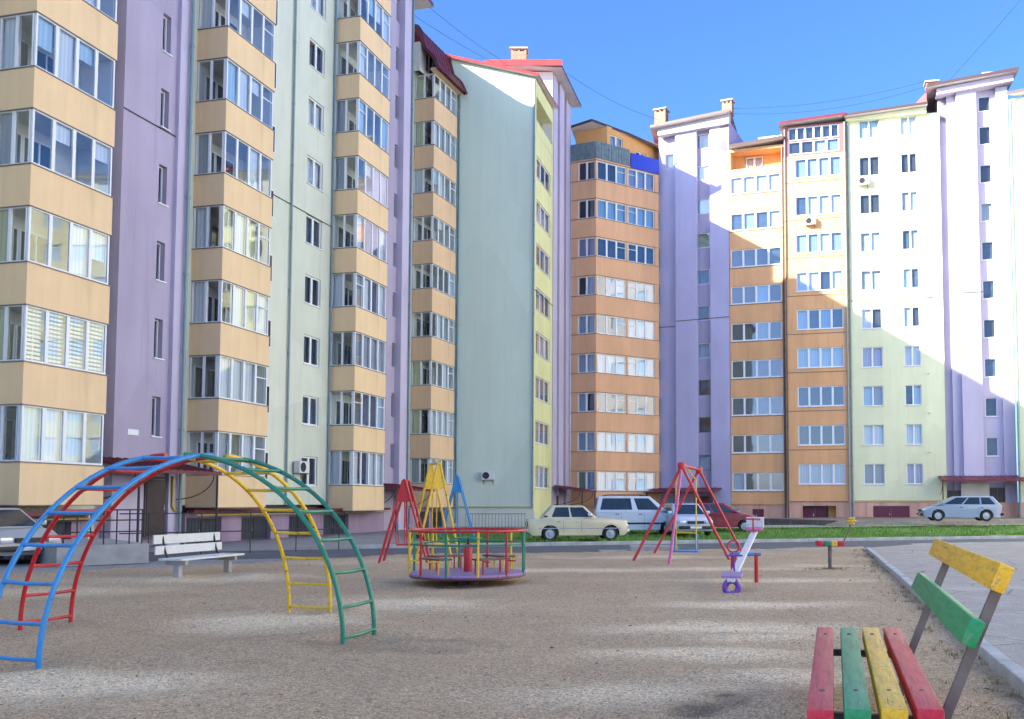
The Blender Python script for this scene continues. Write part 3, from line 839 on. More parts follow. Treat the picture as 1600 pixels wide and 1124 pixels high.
for k, (z, t) in enumerate(rC):
    pal = 'pale' if k < 4 else 'mixed'
    window(Cb, F1, a0, a1, z, t, 0, 2, pal=pal, gmat=M['glass_far'])
    window(Cb, F2, m0, m1, z, t, 0, 3, tr=(2,), pal=pal, gmat=M['glass_far'])
    window(Cb, F2, m2, m3, z, t, 0, 3, tr=(0,), pal=pal, gmat=M['glass_far'])
    window(Cb, F3, 0.15, 1.35, z, t, 0, 1, pal='dark', gmat=M['glass_far'])
    mb = MB()
    for fr_, L_ in ((F1, F1.L), (F2, F2.L)):
        mb.box(-0.02, L_ + .02, -0.05, 0.0, z - 0.045, z - 0.005, M=fr_.M)
        mb.box(-0.02, L_ + .02, -0.04, 0.0, t + 0.02, t + 0.05, M=fr_.M)
    mb.build('string_course', M['coping'], Cb)
ply = [c0, c1_, c2_]
MB().prism([F1.pt(0, .5), F1.pt(F1.L, .55), F2.pt(F2.L, .5), (3.9, 74.4), (-3, 76)], 0, 28.7).build('masonry_core', M['body'], Cb)
facade(Cb, 'plinth', F1, 0, F1.L, 0, 1.4, M['pink'], .12, rets=(True, False))
facade(Cb, 'plinth', F2, 0.05, F2.L, 0, 1.4, M['pink'], .12, rets=(False, False))
# terrace parapets and attic storey
mb = MB()
for k in range(int((F1.L) / 0.16)):
    mb.box(k * .16, k * .16 + .13, -.03 - .012 * (k % 2), .05, ZR + .02, 30.1, M=F1.M)
for k in range(int((F2.su(985)) / 0.16)):
    mb.box(k * .16, k * .16 + .13, -.03 - .012 * (k % 2), .05, ZR + .02, 30.1, M=F2.M)
mb.build('terrace_parapet', plain('grey_green_corrugated', (0.22, 0.30, 0.32), 0.55, var=0.5, scale=3), Cb)
MB().box(F2.su(986), F2.L + .05, -.06, .05, ZR - .1, 29.85, M=F2.M).build('terrace_parapet', M['blue_panel'], Cb)
GA = Fr(F1.pt(0, 1.3), F1.pt(F1.L + .4, 1.3)); GB = Fr(GA.pt(GA.L), F2.pt(F2.L + 1.2, 1.3))
wg = (0.7, 1.9, 30.0, 31.1)
facade(Cb, 'attic_wall', GA, -.2, GA.L, ZR, 31.8, M['orange_attic'], 0, rets=(False, False))
wA = [(0.3, 1.7, 29.6, 31.2), (GB.su(994), GB.su(1010), 29.3, 30.6)]
facade(Cb, 'attic_wall', GB, 0, GB.L, ZR, 31.8, M['orange_attic'], 0, wA, rets=(False, False))
for h in wA: window(Cb, GB, *h, 0, 2, pal='dark')
e = [F1.pt(-.3, .55), F2.pt(-.1, .5), F2.pt(F2.L * .55, .5), F2.pt(F2.L + .9, .5), (5.0, 76), (-3, 77)]
roofslab(Cb, e, 0, 0.22, M['roof_edge'], M['roof_maroon'], zs=[31.75, 31.85, 31.55, 31.0, 31.6, 32.2])
# lilac tower
FL = Fr((3.78, 72.62), c4)
ZT = 32.2
slot = (FL.su(1091, .4), FL.su(1112, .4))
facade(Cb, 'wall', FL, FL.su(1031, .5), FL.su(1057, .5), 0, ZT, M['lilac_c'], 0.5, [(FL.su(1041, .5), FL.su(1057, .5) - .12, 29.2, 30.5)], rets=(True, False))
window(Cb, FL, FL.su(1041, .5), FL.su(1057, .5) - .12, 29.2, 30.5, .5, 1, pal='dark')
facade(Cb, 'wall', FL, FL.su(1057), FL.su(1090.5), 0, ZT, M['lilac_c'], 0)
facade(Cb, 'wall', FL, FL.su(1112), FL.su(1142), 0, ZT, M['lilac_c'], 0)
sh = [(slot[0] + .05, slot[1] - .05, z, z + 1.22, .12) for z in (4.16, 7.2, 10.2, 13.2, 16.25, 19.2, 22.2, 25.0, 27.8, 30.4)]
facade(Cb, 'wall', FL, slot[0] - .1, slot[1] + .1, 0, ZT, M['lilac'], 0.4, sh, rets=(False, False))
for k, h in enumerate(sh):
    window(Cb, FL, *h[:4], 0.4, 1, pal='dark' if k < 3 or k > 8 else 'pale', rev=.12, name='stair_window', gmat=M['glass_far'], fmat=M['brown_frame'] if k < 3 else None)
hcable(Cb, FL, FL.su(1032, .4), FL.su(1056, .4), .46, 16.0); hcable(Cb, FL, FL.su(1057), FL.su(1142), -.04, 16.3)
MB().prism([FL.pt(.1, 1.2), FL.pt(FL.L, 1.0), (10.5, 77), (4.5, 79)], 0, ZT - .02).build('masonry_core', M['body'], Cb)
FSide = Fr(FL.pt(FL.L), FL.pt(FL.L, 6))
facade(Cb, 'tower_side_wall', FSide, 0.0, FSide.L, 29, ZT, M['lilac_c'], 0.0)
roofslab(Cb, [FL.pt(-.6, -.75), FL.pt(FL.L + .35, -.75), (11.2, 77.5), (4.0, 79)], 0, .22, M['roof_edge'], M['roof_maroon'], zs=[32.4, 32.6, 32.9, 32.6])
MB().prism([FL.pt(-.1, -.3), FL.pt(FL.L + .1, -.3), FL.pt(FL.L + .1, .3), FL.pt(-.1, .3)], ZT - .35, [32.4, 32.6, 32.6, 32.4]).build('eaves_box', M['soffit'], Cb)
chimney(Cb, *FL.pt(.1, .1), 32.7, zat(72.5, 170), .95, .8, -.4); chimney(Cb, *FL.pt(FL.L - .1, .2), 32.7, zat(70.5, 157), .8, .7, -.4)
canopy(Cb, FL, FL.su(1024), FL.su(1128), -.02, 2.3, 2.3, M['roof_maroon'], .35)
door(Cb, FL, FL.su(1086), FL.su(1108), -.02, 0, 2.1, M['garage_m'])
# flat bay, four lights a floor, with an attic loggia
F5 = Fr(c4, c5)
r5 = rows(2.52, 2.95, 9, 1.42)
q0, q1 = F5.su(1144.5), F5.su(1225)
log5 = (F5.su(1145), F5.su(1226), 27.95, 29.55, 1.2)
facade(Cb, 'wall', F5, 0, F5.L, 1.45, 29.78, M['apricot'], 0, [(q0, q1, z, t) for z, t in r5] + [log5], rets=(False, True))
for k, (z, t) in enumerate(r5):
    window(Cb, F5, q0, q1, z, t, 0, 4, pal='dark' if k < 4 else 'mixed', gmat=M['glass_far'], sill=True)
    MB().box(-.0, F5.L, -.035, 0, z - .10, z - .06).build('string_course', M['coping'], Cb, F5.M)
MB().box(log5[0] - .1, log5[1] + .1, 1.19, 1.25, 27.9, 29.9).build('loggia_wall', M['orange_attic'], Cb, F5.M)
window(Cb, F5, F5.su(1167), F5.su(1194), 28.15, 29.4, 1.12, 2, pal='dark', rev=.04)
MB().box(log5[0], log5[1], -.03, .05, 27.93, 28.1).build('loggia_parapet', M['pvc'], Cb, F5.M)
facade(Cb, 'plinth', F5, 0, F5.L, 0, 1.45, M['pink'], .1, [(F5.su(1175), F5.su(1193), .15, 1.1, .2)], rets=(False, True))
door(Cb, F5, F5.su(1175), F5.su(1193), .28, .15, 1.1, M['garage_m'], 'garage_door', 2, 3)
roofslab(Cb, [F5.pt(0.1, -.55), F5.pt(F5.L + .05, -.55), F5.pt(F5.L + .05, 8), F5.pt(0.1, 8)], 0, .2, M['roof_edge'], M['roof_maroon'], zs=[29.8, 30.05, 30.6, 30.4])
mb = MB().box(-.9, .9, -.4, .4, 0, .25).box(-.95, .95, -.45, .45, .55, .68)
for k in range(6): mb.box(-.88 + k * .32, -.76 + k * .32, -.38, .38, .25, .55)
mb.build('vent_stack', M['white_wall'], Cb, F5.M @ T(F5.su(1207), 1.2, 30.15))
pipe(Cb, F5, F5.L - .12, -.09, .3, 29.6, M['pipe_d'], .06)
# second flat bay with a glazed mansard
F6 = Fr(c5, c6)
r6 = rows(2.99, 2.98, 9, 1.55)
t0, t1 = F6.su(1248.5), F6.su(1322)
facade(Cb, 'wall', F6, .02, F6.L, 1.7, 28.6, M['apricot'], -.25, [(t0, t1, z, t) for z, t in r6], rets=(True, True))
for k, (z, t) in enumerate(r6):
    window(Cb, F6, t0, t1, z, t, -.25, 4, pal='dark' if k in (1, 2) else 'pale' if k < 5 else 'mixed', gmat=M['glass_far'], sill=True)
    if k: MB().box(.02, F6.L, -.285, -.25, z - .36, z - .32).build('string_course', M['coping'], Cb, F6.M)
ta, tb = F6.su(1238), F6.su(1319)
facade(Cb, 'attic_wall', F6, .02, F6.L, 28.6, 31.0, plain('faded_maroon_cladding', (0.34, 0.12, 0.11), 0.6), -.23, [(ta, tb, 28.75, 29.8), (ta, tb, 29.86, 30.9)])
window(Cb, F6, ta, tb, 28.75, 29.8, -.23, 4, pal='mixed', gmat=M['glass_far'])
window(Cb, F6, ta, tb, 29.86, 30.9, -.23, 6, pal='dark', gmat=M['glass_far'])
facade(Cb, 'plinth', F6, .02, F6.L, 0, 1.7, M['pink'], -.12, [(F6.su(1254), F6.su(1306), 0, 1.35, .9)])
door(Cb, F6, F6.su(1254), F6.su(1292), .7, 0, 1.3, M['garage_m'], 'garage_door', 2, 4)
MB().box(F6.su(1294), F6.su(1305), .66, .76, 0, 1.34).build('recess_wall', M['orange_attic'], Cb, F6.M)
roofslab(Cb, [F6.pt(-.3, -.8), F6.pt(F6.L + .05, -.8), F6.pt(F6.L + .05, 8), F6.pt(-.3, 8)], 0, .2, M['roof_maroon'], M['roof_maroon'], zs=[31.05, 31.3, 31.9, 31.7])
pipe(Cb, F6, F6.L - .1, -.35, .3, 30.9, M['pipe'], .06); pipe(Cb, F6, .12, -.35, .3, 30.8, M['pipe_d'], .05)
MB().prism([F5.pt(-.5, 1.35), F5.pt(F5.L, 1.35), F6.pt(F6.L, 1.2), F6.pt(F6.L, 10), (11, 80)], 0, 29.7).build('masonry_core', M['body'], Cb)

# ================================================================== fourth block: cream wall and lilac tower at the right
D = thing('apartment_block', 'cream block at the right with two window columns and a pale lilac stair tower', 'apartment building', T(24, 70), 'apartment blocks round the courtyard')
FD = Fr(c6, (24.62, 66.4))
rD = rows(2.98, 2.96, 10, 1.52)
da = (FD.su(1351), FD.su(1383)); db = (FD.su(1417.5), FD.su(1443))
rDt = [(z, t if k < 9 else t - .1) for k, (z, t) in enumerate(rD)]
facade(D, 'wall', FD, .01, FD.L, 1.62, 31.15, M['cream'], 0, [(*da, z, t) for z, t in rDt] + [(*db, z, t) for z, t in rDt], rets=(True, False))
for z, t in rDt:
    window(D, FD, *da, z, t, 0, 2, pal='mixed', sill=True, fw=.055); window(D, FD, *db, z, t, 0, 2, pal='mixed', sill=True, fw=.055)
facade(D, 'plinth', FD, .01, FD.L + 5, 0, 1.6, M['pink'], -.08, [(FD.su(1364), FD.su(1421), .1, 1.35, .15)])
door(D, FD, FD.su(1364), FD.su(1421), .06, .1, 1.35, M['garage_m'], 'garage_door', 2, 5)
hcable(D, FD, .1, FD.L, -.12, 1.72, M['gas'], .035, 'gas_pipe'); hcable(D, FD, 0, FD.L, -.03, 17.0)
pipe(D, FD, .15, -.09, .3, 31.2, M['pipe'], .065)
for k in range(8):
    z = 5.3 + 2.95 * k; s = FD.su(1455)
    MB().tube([(s, 0, z), (s, -.35, z + .06)], .04, 6).build('flue_pipe', M['pvc'], D, FD.M)
roofslab(D, [FD.pt(-.1, -.75), FD.pt(FD.L - .9, -.75), FD.pt(FD.L - .9, 9), FD.pt(-.1, 9)], 0, .2, M['roof_edge'], M['roof_maroon'], zs=[31.2, 31.55, 32.0, 31.7])
MB().prism([FD.pt(.02, -.3), FD.pt(FD.L - .95, -.3), FD.pt(FD.L - .95, .2), FD.pt(.02, .2)], [31.0, 31.1, 31.1, 31.0], [31.19, 31.54, 31.54, 31.19]).build('eaves_box', M['cream'], D)
FE = Fr((24.62, 66.4), (29.5, 65.28))
ZD = 32.7
facade(D, 'wall', FE, FE.su(1479, .5), FE.su(1493, .5), 0, ZD, M['lilac_pale'], .5, rets=(True, False))
facade(D, 'wall', FE, FE.su(1492, .25), FE.su(1507, .25), 0, ZD, M['lilac_pale'], .25)
facade(D, 'wall', FE, FE.su(1507), FE.su(1539), 0, ZD, M['lilac_pale'], -.1)
ds = [(FE.su(1543, .45), FE.su(1562, .45), 5.02 + 2.94 * k, 6.42 + 2.94 * k, .15) for k in range(9)] + [(FE.su(1543, .45), FE.su(1562, .45), 31.1, 32.25, .15)]
facade(D, 'wall', FE, FE.su(1539, .45) - .2, FE.su(1572, .45), 0, ZD, M['lilac_pale'], .45, ds, rets=(False, False))
for h in ds: window(D, FE, *h[:4], .45, 1, pal='dark', rev=.15, sill=True, name='stair_window')
facade(D, 'wall', FE, FE.su(1571, .1), FE.su(1590, .1), 0, ZD, M['lilac_pale'], .1)
hh = (FE.su(1481, .5) , FE.su(1491, .5), 31.0, 32.2)
hcable(D, FE, FE.su(1507), FE.su(1590), -.14, 17.2)
canopy(D, FE, FE.su(1466), FE.su(1600), -.1, 3.1, 2.0, M['roof_maroon'], .35)
door(D, FE, FE.su(1482), FE.su(1502), .2, .3, 2.5, M['steel_door'], leaves=1); door(D, FE, FE.su(1546), FE.su(1574), .4, .3, 2.7, M['steel_door'])
MB().box(FE.su(1502), FE.su(1546), -.12, -.05, .2, 3.0).build('porch_wall', M['white_wall'], D, FE.M)
roofslab(D, [FE.pt(-.9, -.9), FE.pt(FE.L + .5, -.9), FE.pt(FE.L + .5, 9), FE.pt(-.9, 9)], 0, .24, M['roof_edge'], M['roof_red'], zs=[32.8, 33.4, 34.0, 33.4])
MB().prism([FE.pt(-.2, -.45), FE.pt(FE.L + .2, -.45), FE.pt(FE.L + .2, .4), FE.pt(-.2, .4)], [32.35, 32.85, 32.85, 32.35], [32.79, 33.38, 33.38, 32.79]).build('eaves_box', M['lilac_pale'], D)
FW = Fr(FE.pt(.02, 8), FE.pt(.02, .5)); facade(D, 'tower_side_wall', FW, 0, FW.L, 30.5, ZD + .2, M['lilac_pale'], 0)
mb = MB(); mb.prism([FE.pt(-2.0, 1.2), FE.pt(-.85, .2), FE.pt(-.85, 8), FE.pt(-2.0, 8)], [31.9, 31.9, 32.1, 32.1], [32.1, 32.9, 33.2, 32.3]); mb.build('roof_hip', M['roof_red'], D)
chimney(D, *FE.pt(-.4, 1.0), 33.0, zat(66.5, 119), .85, .7, -.2); chimney(D, *FE.pt(FE.su(1566), 1.2), 33.5, zat(65.6, 103), .95, .7, -.2)
MB().prism([FD.pt(.1, .75), FD.pt(FD.L, .75), FE.pt(FE.L, 1.2), FE.pt(FE.L, 11), FD.pt(.1, 11)], 0, 31.3).build('masonry_core', M['body'], D)
MB().prism([FE.pt(.1, 1.22), FE.pt(FE.L - .05, 1.22), FE.pt(FE.L - .05, 8), FE.pt(.1, 8)], 31.3, ZD).build('masonry_core', M['body'], D)

# ================================================================== fifth block: only its first strip shows at the right edge
E5 = thing('apartment_block', 'cream block at the far right edge, only its downpipe and first strip showing', 'apartment building', T(41, 66), 'apartment blocks round the courtyard')
FQ = Fr((29.12, 64.6), (39, 59)); FR_ = Fr((39, 59), (40, -30))
for fr_, n in ((FQ, 4), (FR_, 26)):
    hq = [(1.4 + k * (fr_.L - 2) / n, 3.0 + k * (fr_.L - 2) / n, z, t) for k in range(n) for z, t in rD]
    facade(E5, 'wall', fr_, 0, fr_.L, 1.6, 31.3, M['cream'] if fr_ is FQ else M['white_wall'], 0, hq, rets=(True, True))
    facade(E5, 'plinth', fr_, 0, fr_.L, 0, 1.6, M['pink'], -.08)
    MB().box(.1, fr_.L - .1, .17, .2, 1.6, 31.2).build('window_glazing', M['cur_b'], E5, fr_.M)
MB().prism([FQ.pt(.1, .5), FQ.pt(FQ.L - .1, .5), FR_.pt(FR_.L, .5), FR_.pt(FR_.L, 12), FR_.pt(-8, 12)], 0, 31.2).build('masonry_core', M['body'], E5)
roofslab(E5, [FQ.pt(-.1, -.7), FQ.pt(FQ.L + .1, -.7), FR_.pt(FR_.L, -.7), FR_.pt(FR_.L, 12.5), FR_.pt(-9, 12.5)], 31.4, .22, M['roof_edge'], M['roof_maroon'])
pipe(E5, FQ, .1, -.1, .3, 31.2, M['pipe'], .065)

# ================================================================== ground
def struct(o):
    o['kind'] = 'structure'; return o
def sheet(name, pts, z, mat):
    mb = MB(); mb.face([(p[0], p[1], z) for p in pts]); return struct(mb.build(name, mat))
struct(MB().prism([(1200 * math.cos(a * math.pi / 24), 1200 * math.sin(a * math.pi / 24)) for a in range(48)], -0.5, -0.05).build('ground', M['earth']))
# the road behind the playground
R0, R1 = (-1.45, 34.05), (18.54, 40.72)
rdv = Vector((R1[0] - R0[0], R1[1] - R0[1])).normalized(); rn = Vector((rdv.y, -rdv.x))
def rp(a, b):   # along the road, towards the camera
    return (R0[0] + rdv.x * a + rn.x * b, R0[1] + rdv.y * a + rn.y * b)
sheet('road', [rp(-40, 0.02), rp(60, 0.02), rp(60, 4.9), rp(-40, 4.9)], -0.012, M['road'])
# courtyard asphalt in front of the left block
sheet('courtyard_pavement', [(-30, -12), (-30, 60), (-9.5, 60), (-3.5, 66), (-2.5, 33.6), (-1.2, 29.9), (-7.0, 27.4), (-9.6, 23.9), (-12.7, 20.7), (-22, 14), (-22, -12)], -0.016, M['yard'])
# the paved lot at the right, behind a kerb
K0, K1 = Vector((8.44, 30.4)), Vector((-0.2, -8.6))
kd = (K1 - K0).normalized(); kn = Vector((-kd.y, kd.x))     # kn points to the lot (+x)
def kp(a, b): return (K0.x + kd.x * a + kn.x * b, K0.y + kd.y * a + kn.y * b)
if kp(0, 1)[0] < K0.x: kn = -kn
lot = sheet('paved_lot', [kp(0.2, 0.16), kp(40, 0.16), (40, -9), (60, 52), rp(60, 5.2), rp(11.4, 5.2)], 0.10, M['lot'])
# playground soil: a gently uneven grid, with reflected sunlight painted in paler
painted_spots = [(gp(100, 1072), 1.5, 0.62, .1, 1.0), (gp(420, 972), 1.35, .75, -.2, 1.0), (gp(640, 945), 1.5, .7, -.3, .9), (gp(1010, 1085), 1.3, .42, .1, .7), (gp(1120, 985), 1.8, .42, 0.05, .95),
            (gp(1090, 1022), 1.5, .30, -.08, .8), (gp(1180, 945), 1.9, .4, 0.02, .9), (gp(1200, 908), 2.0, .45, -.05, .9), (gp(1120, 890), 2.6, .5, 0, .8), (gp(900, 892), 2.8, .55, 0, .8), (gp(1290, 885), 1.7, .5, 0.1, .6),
            (gp(310, 905), 2.4, .9, .2, .8), (gp(80, 925), 2.2, .8, 0, .6), (gp(1000, 872), 3.0, .7, 0, .7), (gp(640, 877), 2.8, .9, 0, .7), (gp(1230, 1060), .9, .28, -.1, .8), (gp(1200, 1000), 1.0, .2, .05, .7), (gp(560, 880), 2, .8, 0, .6), (gp(1085, 1112), .26, .16, .5, -.6), (gp(1150, 1098), .2, .2, -.4, -.6), (gp(1120, 1090), .16, .12, .2, -.45), (gp(640, 1010), 1.5, .5, 0, -.25), (gp(300, 1040), 1.2, .4, 0, -.2)]  # entries with negative strength darken the soil
def painted_light_at(x, y):
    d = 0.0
    for (cx, cy), rx, ry, ro, k in painted_spots:
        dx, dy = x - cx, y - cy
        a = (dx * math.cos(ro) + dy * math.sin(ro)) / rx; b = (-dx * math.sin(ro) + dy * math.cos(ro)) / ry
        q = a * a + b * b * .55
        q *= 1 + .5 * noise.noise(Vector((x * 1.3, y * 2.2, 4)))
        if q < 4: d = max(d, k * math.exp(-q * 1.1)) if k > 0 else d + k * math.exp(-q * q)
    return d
HOLLOWS = [(-4.9, 24.5, .8, .05), (-5.6, 24.1, .7, .05), (2.1, 25.7, .9, .06), (2.1, 16.2, .45, .05), (3.2, 20.6, .4, .04), (-2.98, 18.1, 1.45, .03), (-5.95, 8.95, .5, .03), (-7.48, 11.9, .5, .03), (-4.48, 13.28, .5, .03), (-2.99, 10.6, .5, .03), (-8.6, 19.4, .7, .04), (1.0, 6.5, .7, .03), (-5.2, 11.1, 1.2, .03)]
rgf = random.Random(3)
for k in range(90):
    fy = rgf.uniform(4.5, 17); HOLLOWS.append((rgf.uniform(-.55 * fy, .3 * fy), fy, rgf.uniform(.09, .16), rgf.uniform(.012, .024)))
def pgz(x, y):
    p = Vector((x * .45, y * .45, 0))
    z = 0.035 * noise.noise(p) + 0.018 * noise.noise(p * 3.1) + 0.008 * noise.noise(p * 9)
    for hx, hy, hr, hd in HOLLOWS:
        q = ((x - hx) ** 2 + (y - hy) ** 2) / (hr * hr)
        if q < 4: z -= hd * (math.exp(-q * 2) - .45 * math.exp(-(math.sqrt(q) - 1.25) ** 2 * 9))
    z += .010 * abs(noise.noise(Vector((x * 2.6, y * 2.6, 5)))) + .006 * noise.noise(Vector((x * 7, y * 7, 1)))
    # raked ridges in front of the coloured bench
    r = math.exp(-((x - 2.2) / 2.2) ** 2 - ((y - 11) / 4.5) ** 2)
    z += 0.022 * r * math.sin(y * 5.2 + 0.6 * x + 2.5 * noise.noise(p * .6))
    return z
bnd_left = [(-22, -6), (-22, 14), (-12.7, 20.7), (-9.6, 23.9), (-7.0, 27.4), (-1.2, 29.7)]
def inside(x, y):
    if x > K0.x + (K0.y - y) * (K1.x - K0.x) / (K0.y - K1.y) + 0.25: return False
    # near edge of the road
    b = (x - R0[0]) * rn.x + (y - R0[1]) * rn.y
    if b < 4.85: return False
    if y > 14 - 0 and x < -1.2:
        for (xa, ya), (xb, yb) in zip(bnd_left[1:], bnd_left[2:]):
            if xa <= x <= xb and y > ya + (yb - ya) * (x - xa) / (xb - xa): return False
    return x > -22
mb = MB(); idx = {}; attr = []
ys = []; y = 2.2
while y < 33: ys.append(y); y += 0.04 + y * 0.006
nx = 260
def vid(i, j):
    if (i, j) in idx: return idx[(i, j)]
    y = ys[j]; half_l, half_r = -0.75 * y - 1.5, 0.52 * y + 1.0
    x = half_l + (half_r - half_l) * i / nx
    # clamp to the kerb line
    xk = K0.x + (K0.y - y) * (K1.x - K0.x) / (K0.y - K1.y)
    x = min(x, xk + 0.08)
    idx[(i, j)] = len(mb.v); mb.v.append((x, y, pgz(x, y) + 0.012)); attr.append(painted_light_at(x, y))
    return idx[(i, j)]
for j in range(len(ys) - 1):
    for i in range(nx):
        y = ys[j]; x = (-0.75 * y - 1.5) + (1.27 * y + 2.5) * (i + .5) / nx
        if inside(x - 0.0, y):
            mb.f.append((vid(i, j), vid(i + 1, j), vid(i + 1, j + 1), vid(i, j + 1))); mb.m.append(0)
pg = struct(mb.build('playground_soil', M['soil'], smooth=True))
at = pg.data.attributes.new('dry', 'FLOAT', 'POINT'); at.data.foreach_set('value', attr)  # carries the painted sunlight bands to the soil material
sheet('soil_bed', [(-22, -10), (-22, 14), (-12.7, 20.6), (-9.6, 23.8), (-7.0, 27.3), (-1.2, 29.6), (8.3, 30.1), (-0.2, -8)], -0.03, M['soil'])
# kerbstones
def kerb_run(name, pa, pb, w, z0, z1, mat, n_len=1.0, side=None):
    pa, pb = Vector(pa), Vector(pb); L = (pb - pa).length; d = (pb - pa) / L
    n = int(L / n_len); root = struct(link(name, None, None, T(pa.x, pa.y)))
    me = MB().cbox(0.006, n_len - 0.006, 0, w, z0, z1, 0.014).mesh('kerbstone', mat)
    ang = math.atan2(d.y, d.x)
    for k in range(n):
        p = pa + d * (k * n_len)
        link('kerbstone', me, root, T(p.x, p.y, random.uniform(-.012, .008), ang + random.uniform(-.006, .006)))
    return root
kerb_run('lot_kerb', kp(26.5, 0.16), kp(-0.1, 0.16), .14, -.15, .125, M['kerbstone'])
kerb_run('playground_edging', (8.45, 30.35), (-1.2, 29.72), .1, -.15, .05, M['kerbstone'])
kerb_run('road_kerb', rp(-8, 0), rp(36, 0), .18, -.15, .12, M['kerbstone'])
kerb_run('lot_road_kerb', rp(11.2, 5.15), rp(36, 5.15), .14, -.15, .12, M['kerbstone'])
# verge, path and bank in front of the far blocks
def verge_z(a, b):
    return 0.06 + 0.10 * max(0, min(1, (b - 2) / 8)) + 0.05 * noise.noise(Vector((a * .25, b * .4, 3)))
mb = MB(); NA, NB = 70, 16; gi = {}
for i in range(NA + 1):
    for j in range(NB + 1):
        a = -5 + 45 * i / NA; b = 0.2 + 14.3 * j / NB
        x, yy = rp(a, -b); gi[i, j] = len(mb.v); mb.v.append((x, yy, verge_z(a, b)))
for i in range(NA):
    for j in range(NB): mb.f.append((gi[i, j], gi[i + 1, j], gi[i + 1, j + 1], gi[i, j + 1])); mb.m.append(0)
struct(mb.build('grass_verge', M['turf'], smooth=True))
mb = MB()
rg = random.Random(5)
for k in range(26000):
    a = rg.uniform(-5, 40); b = 0.25 + 14.0 * rg.random() ** 1.5
    if noise.noise(Vector((a * .8, b * .9, 7))) < -.12: continue
    x, yy = rp(a, -b); z = verge_z(a, b); h = rg.uniform(.05, .17); an = rg.uniform(0, 6.28); w = rg.uniform(.012, .03)
    dx, dy = math.cos(an) * w, math.sin(an) * w; lx, ly = rg.uniform(-.06, .06), rg.uniform(-.06, .06)
    mb.face([(x - dx, yy - dy, z - .01), (x + dx, yy + dy, z - .01), (x + lx, yy + ly, z + h)])
gr = mb.build('grass', M['grass']); gr['kind'] = 'stuff'; gr['label'] = 'short green grass along the verge behind the road'
sheet('path', [rp(2, -14.55), rp(40, -14.55), rp(40, -18), rp(2, -18)], .17, M['pathm'])
sheet('path_approach', [rp(9.5, -10.5), rp(40, -12.2), rp(40, -13.0), rp(9.5, -11.3)], .26, M['pathm'])
# raised drive with an earth bank, where the silver estate stands
mb = MB()
bk = [rp(21, -15), rp(40, -13.6), rp(40, -26), rp(20, -24)]
mb.prism(bk, -.02, .50)
mb.prism([rp(19, -14.2), rp(40, -12.6), rp(40, -13.6), rp(21, -15)], 0.0, [.12, .10, .50, .50])
struct(mb.build('earth_bank', M['earth']))
# loose pebbles over the near soil
mb = MB(); rg = random.Random(9)
for k in range(5200):
    yy = 3.6 + 15 * rg.random() ** 2; x = rg.uniform(-.75 * yy, .5 * yy)
    if not inside(x + .12, yy): continue
    s = rg.uniform(.005, .013) * (1.6 if rg.random() < .05 else 1); z = pgz(x, yy) + .012
    i = len(mb.v); ca = rg.uniform(0, 6.28)
    for q in range(5):
        r = s * rg.uniform(.7, 1.2); mb.v.append((x + r * math.cos(ca + q * 1.257), yy + r * math.sin(ca + q * 1.257), z - .002))
    mb.v.append((x + s * .2, yy, z + s * rg.uniform(.5, .9)))
    for q in range(5): mb.f.append((i + q, i + (q + 1) % 5, i + 5)); mb.m.append(rg.randrange(3))
pb = mb.build('gravel', [plain('pale_pebbles', (.46, .41, .34), .9), plain('dark_pebbles', (.14, .12, .10), .9), plain('brown_pebbles', (.30, .25, .2), .9)])
pb['kind'] = 'stuff'; pb['label'] = 'small loose pebbles scattered over the playground soil'

mb = MB(); rg = random.Random(21)
def tuft(x, y, z, n, hmax):
    for q in range(n):
        a = rg.uniform(0, 6.28); l = rg.uniform(.3, 1) * hmax; r = rg.uniform(.0, .05); w = rg.uniform(.002, .005)
        bx, by = x + r * math.cos(a), y + r * math.sin(a); lean = rg.uniform(.2, .9) * l
        px, py = -math.sin(a) * w, math.cos(a) * w
        m_ = rg.choice((0, 0, 1))
        mx_, my_ = bx + math.cos(a) * lean * .4, by + math.sin(a) * lean * .4
        mb.face([(bx - px, by - py, z - .005), (bx + px, by + py, z - .005), (mx_ + px, my_ + py, z + l * .6), (mx_ - px, my_ - py, z + l * .6)], m_)
        mb.face([(mx_ - px, my_ - py, z + l * .6), (mx_ + px, my_ + py, z + l * .6), (bx + math.cos(a) * lean, by + math.sin(a) * lean, z + l * .85)], m_)
for k in range(420):
    t_ = rg.uniform(0, 26); o = abs(rg.gauss(0, .22)) + .03
    x, y = kp(t_, .02 - o)
    if noise.noise(Vector((x * 1.1, y * 1.1, 2))) > -.12: tuft(x, y, pgz(x, y) + .01, rg.randint(4, 9), rg.uniform(.03, .09))
for k in range(60):
    a = rg.uniform(0, 6.28); r = abs(rg.gauss(0, .25)); x, y = gp(1297, 891); tuft(x + r * math.cos(a), y + r * math.sin(a), pgz(x, y), 6, .09)
for k in range(70):
    a = rg.uniform(0, 6.28); r = abs(rg.gauss(0, .5)); x, y = 1.95, 6.1; tuft(x + r * math.cos(a), y + 2.2 * r * math.sin(a), pgz(x, y) + .01, 5, .05)
lt = MB(); rl = random.Random(33)
for k in range(420):
    y = 4 + 20 * rl.random() ** 1.6; x = rl.uniform(-.7 * y, .3 * y) if rl.random() < .45 else kp(rl.uniform(2, 24), -abs(rl.gauss(.25, .35)))[0]
    if not inside(x + .1, y): continue
    z = pgz(x, y) + .018; a = rl.uniform(0, 6.28); l = rl.uniform(.02, .045); w = l * rl.uniform(.3, .55); ca, sa = math.cos(a), math.sin(a); t1 = rl.uniform(.0, .02)
    lt.face([(x - ca * l, y - sa * l, z), (x - sa * w, y + ca * w, z + t1), (x + ca * l, y + sa * l, z + .004), (x + sa * w, y - ca * w, z + t1 * .5)], rl.randrange(2))
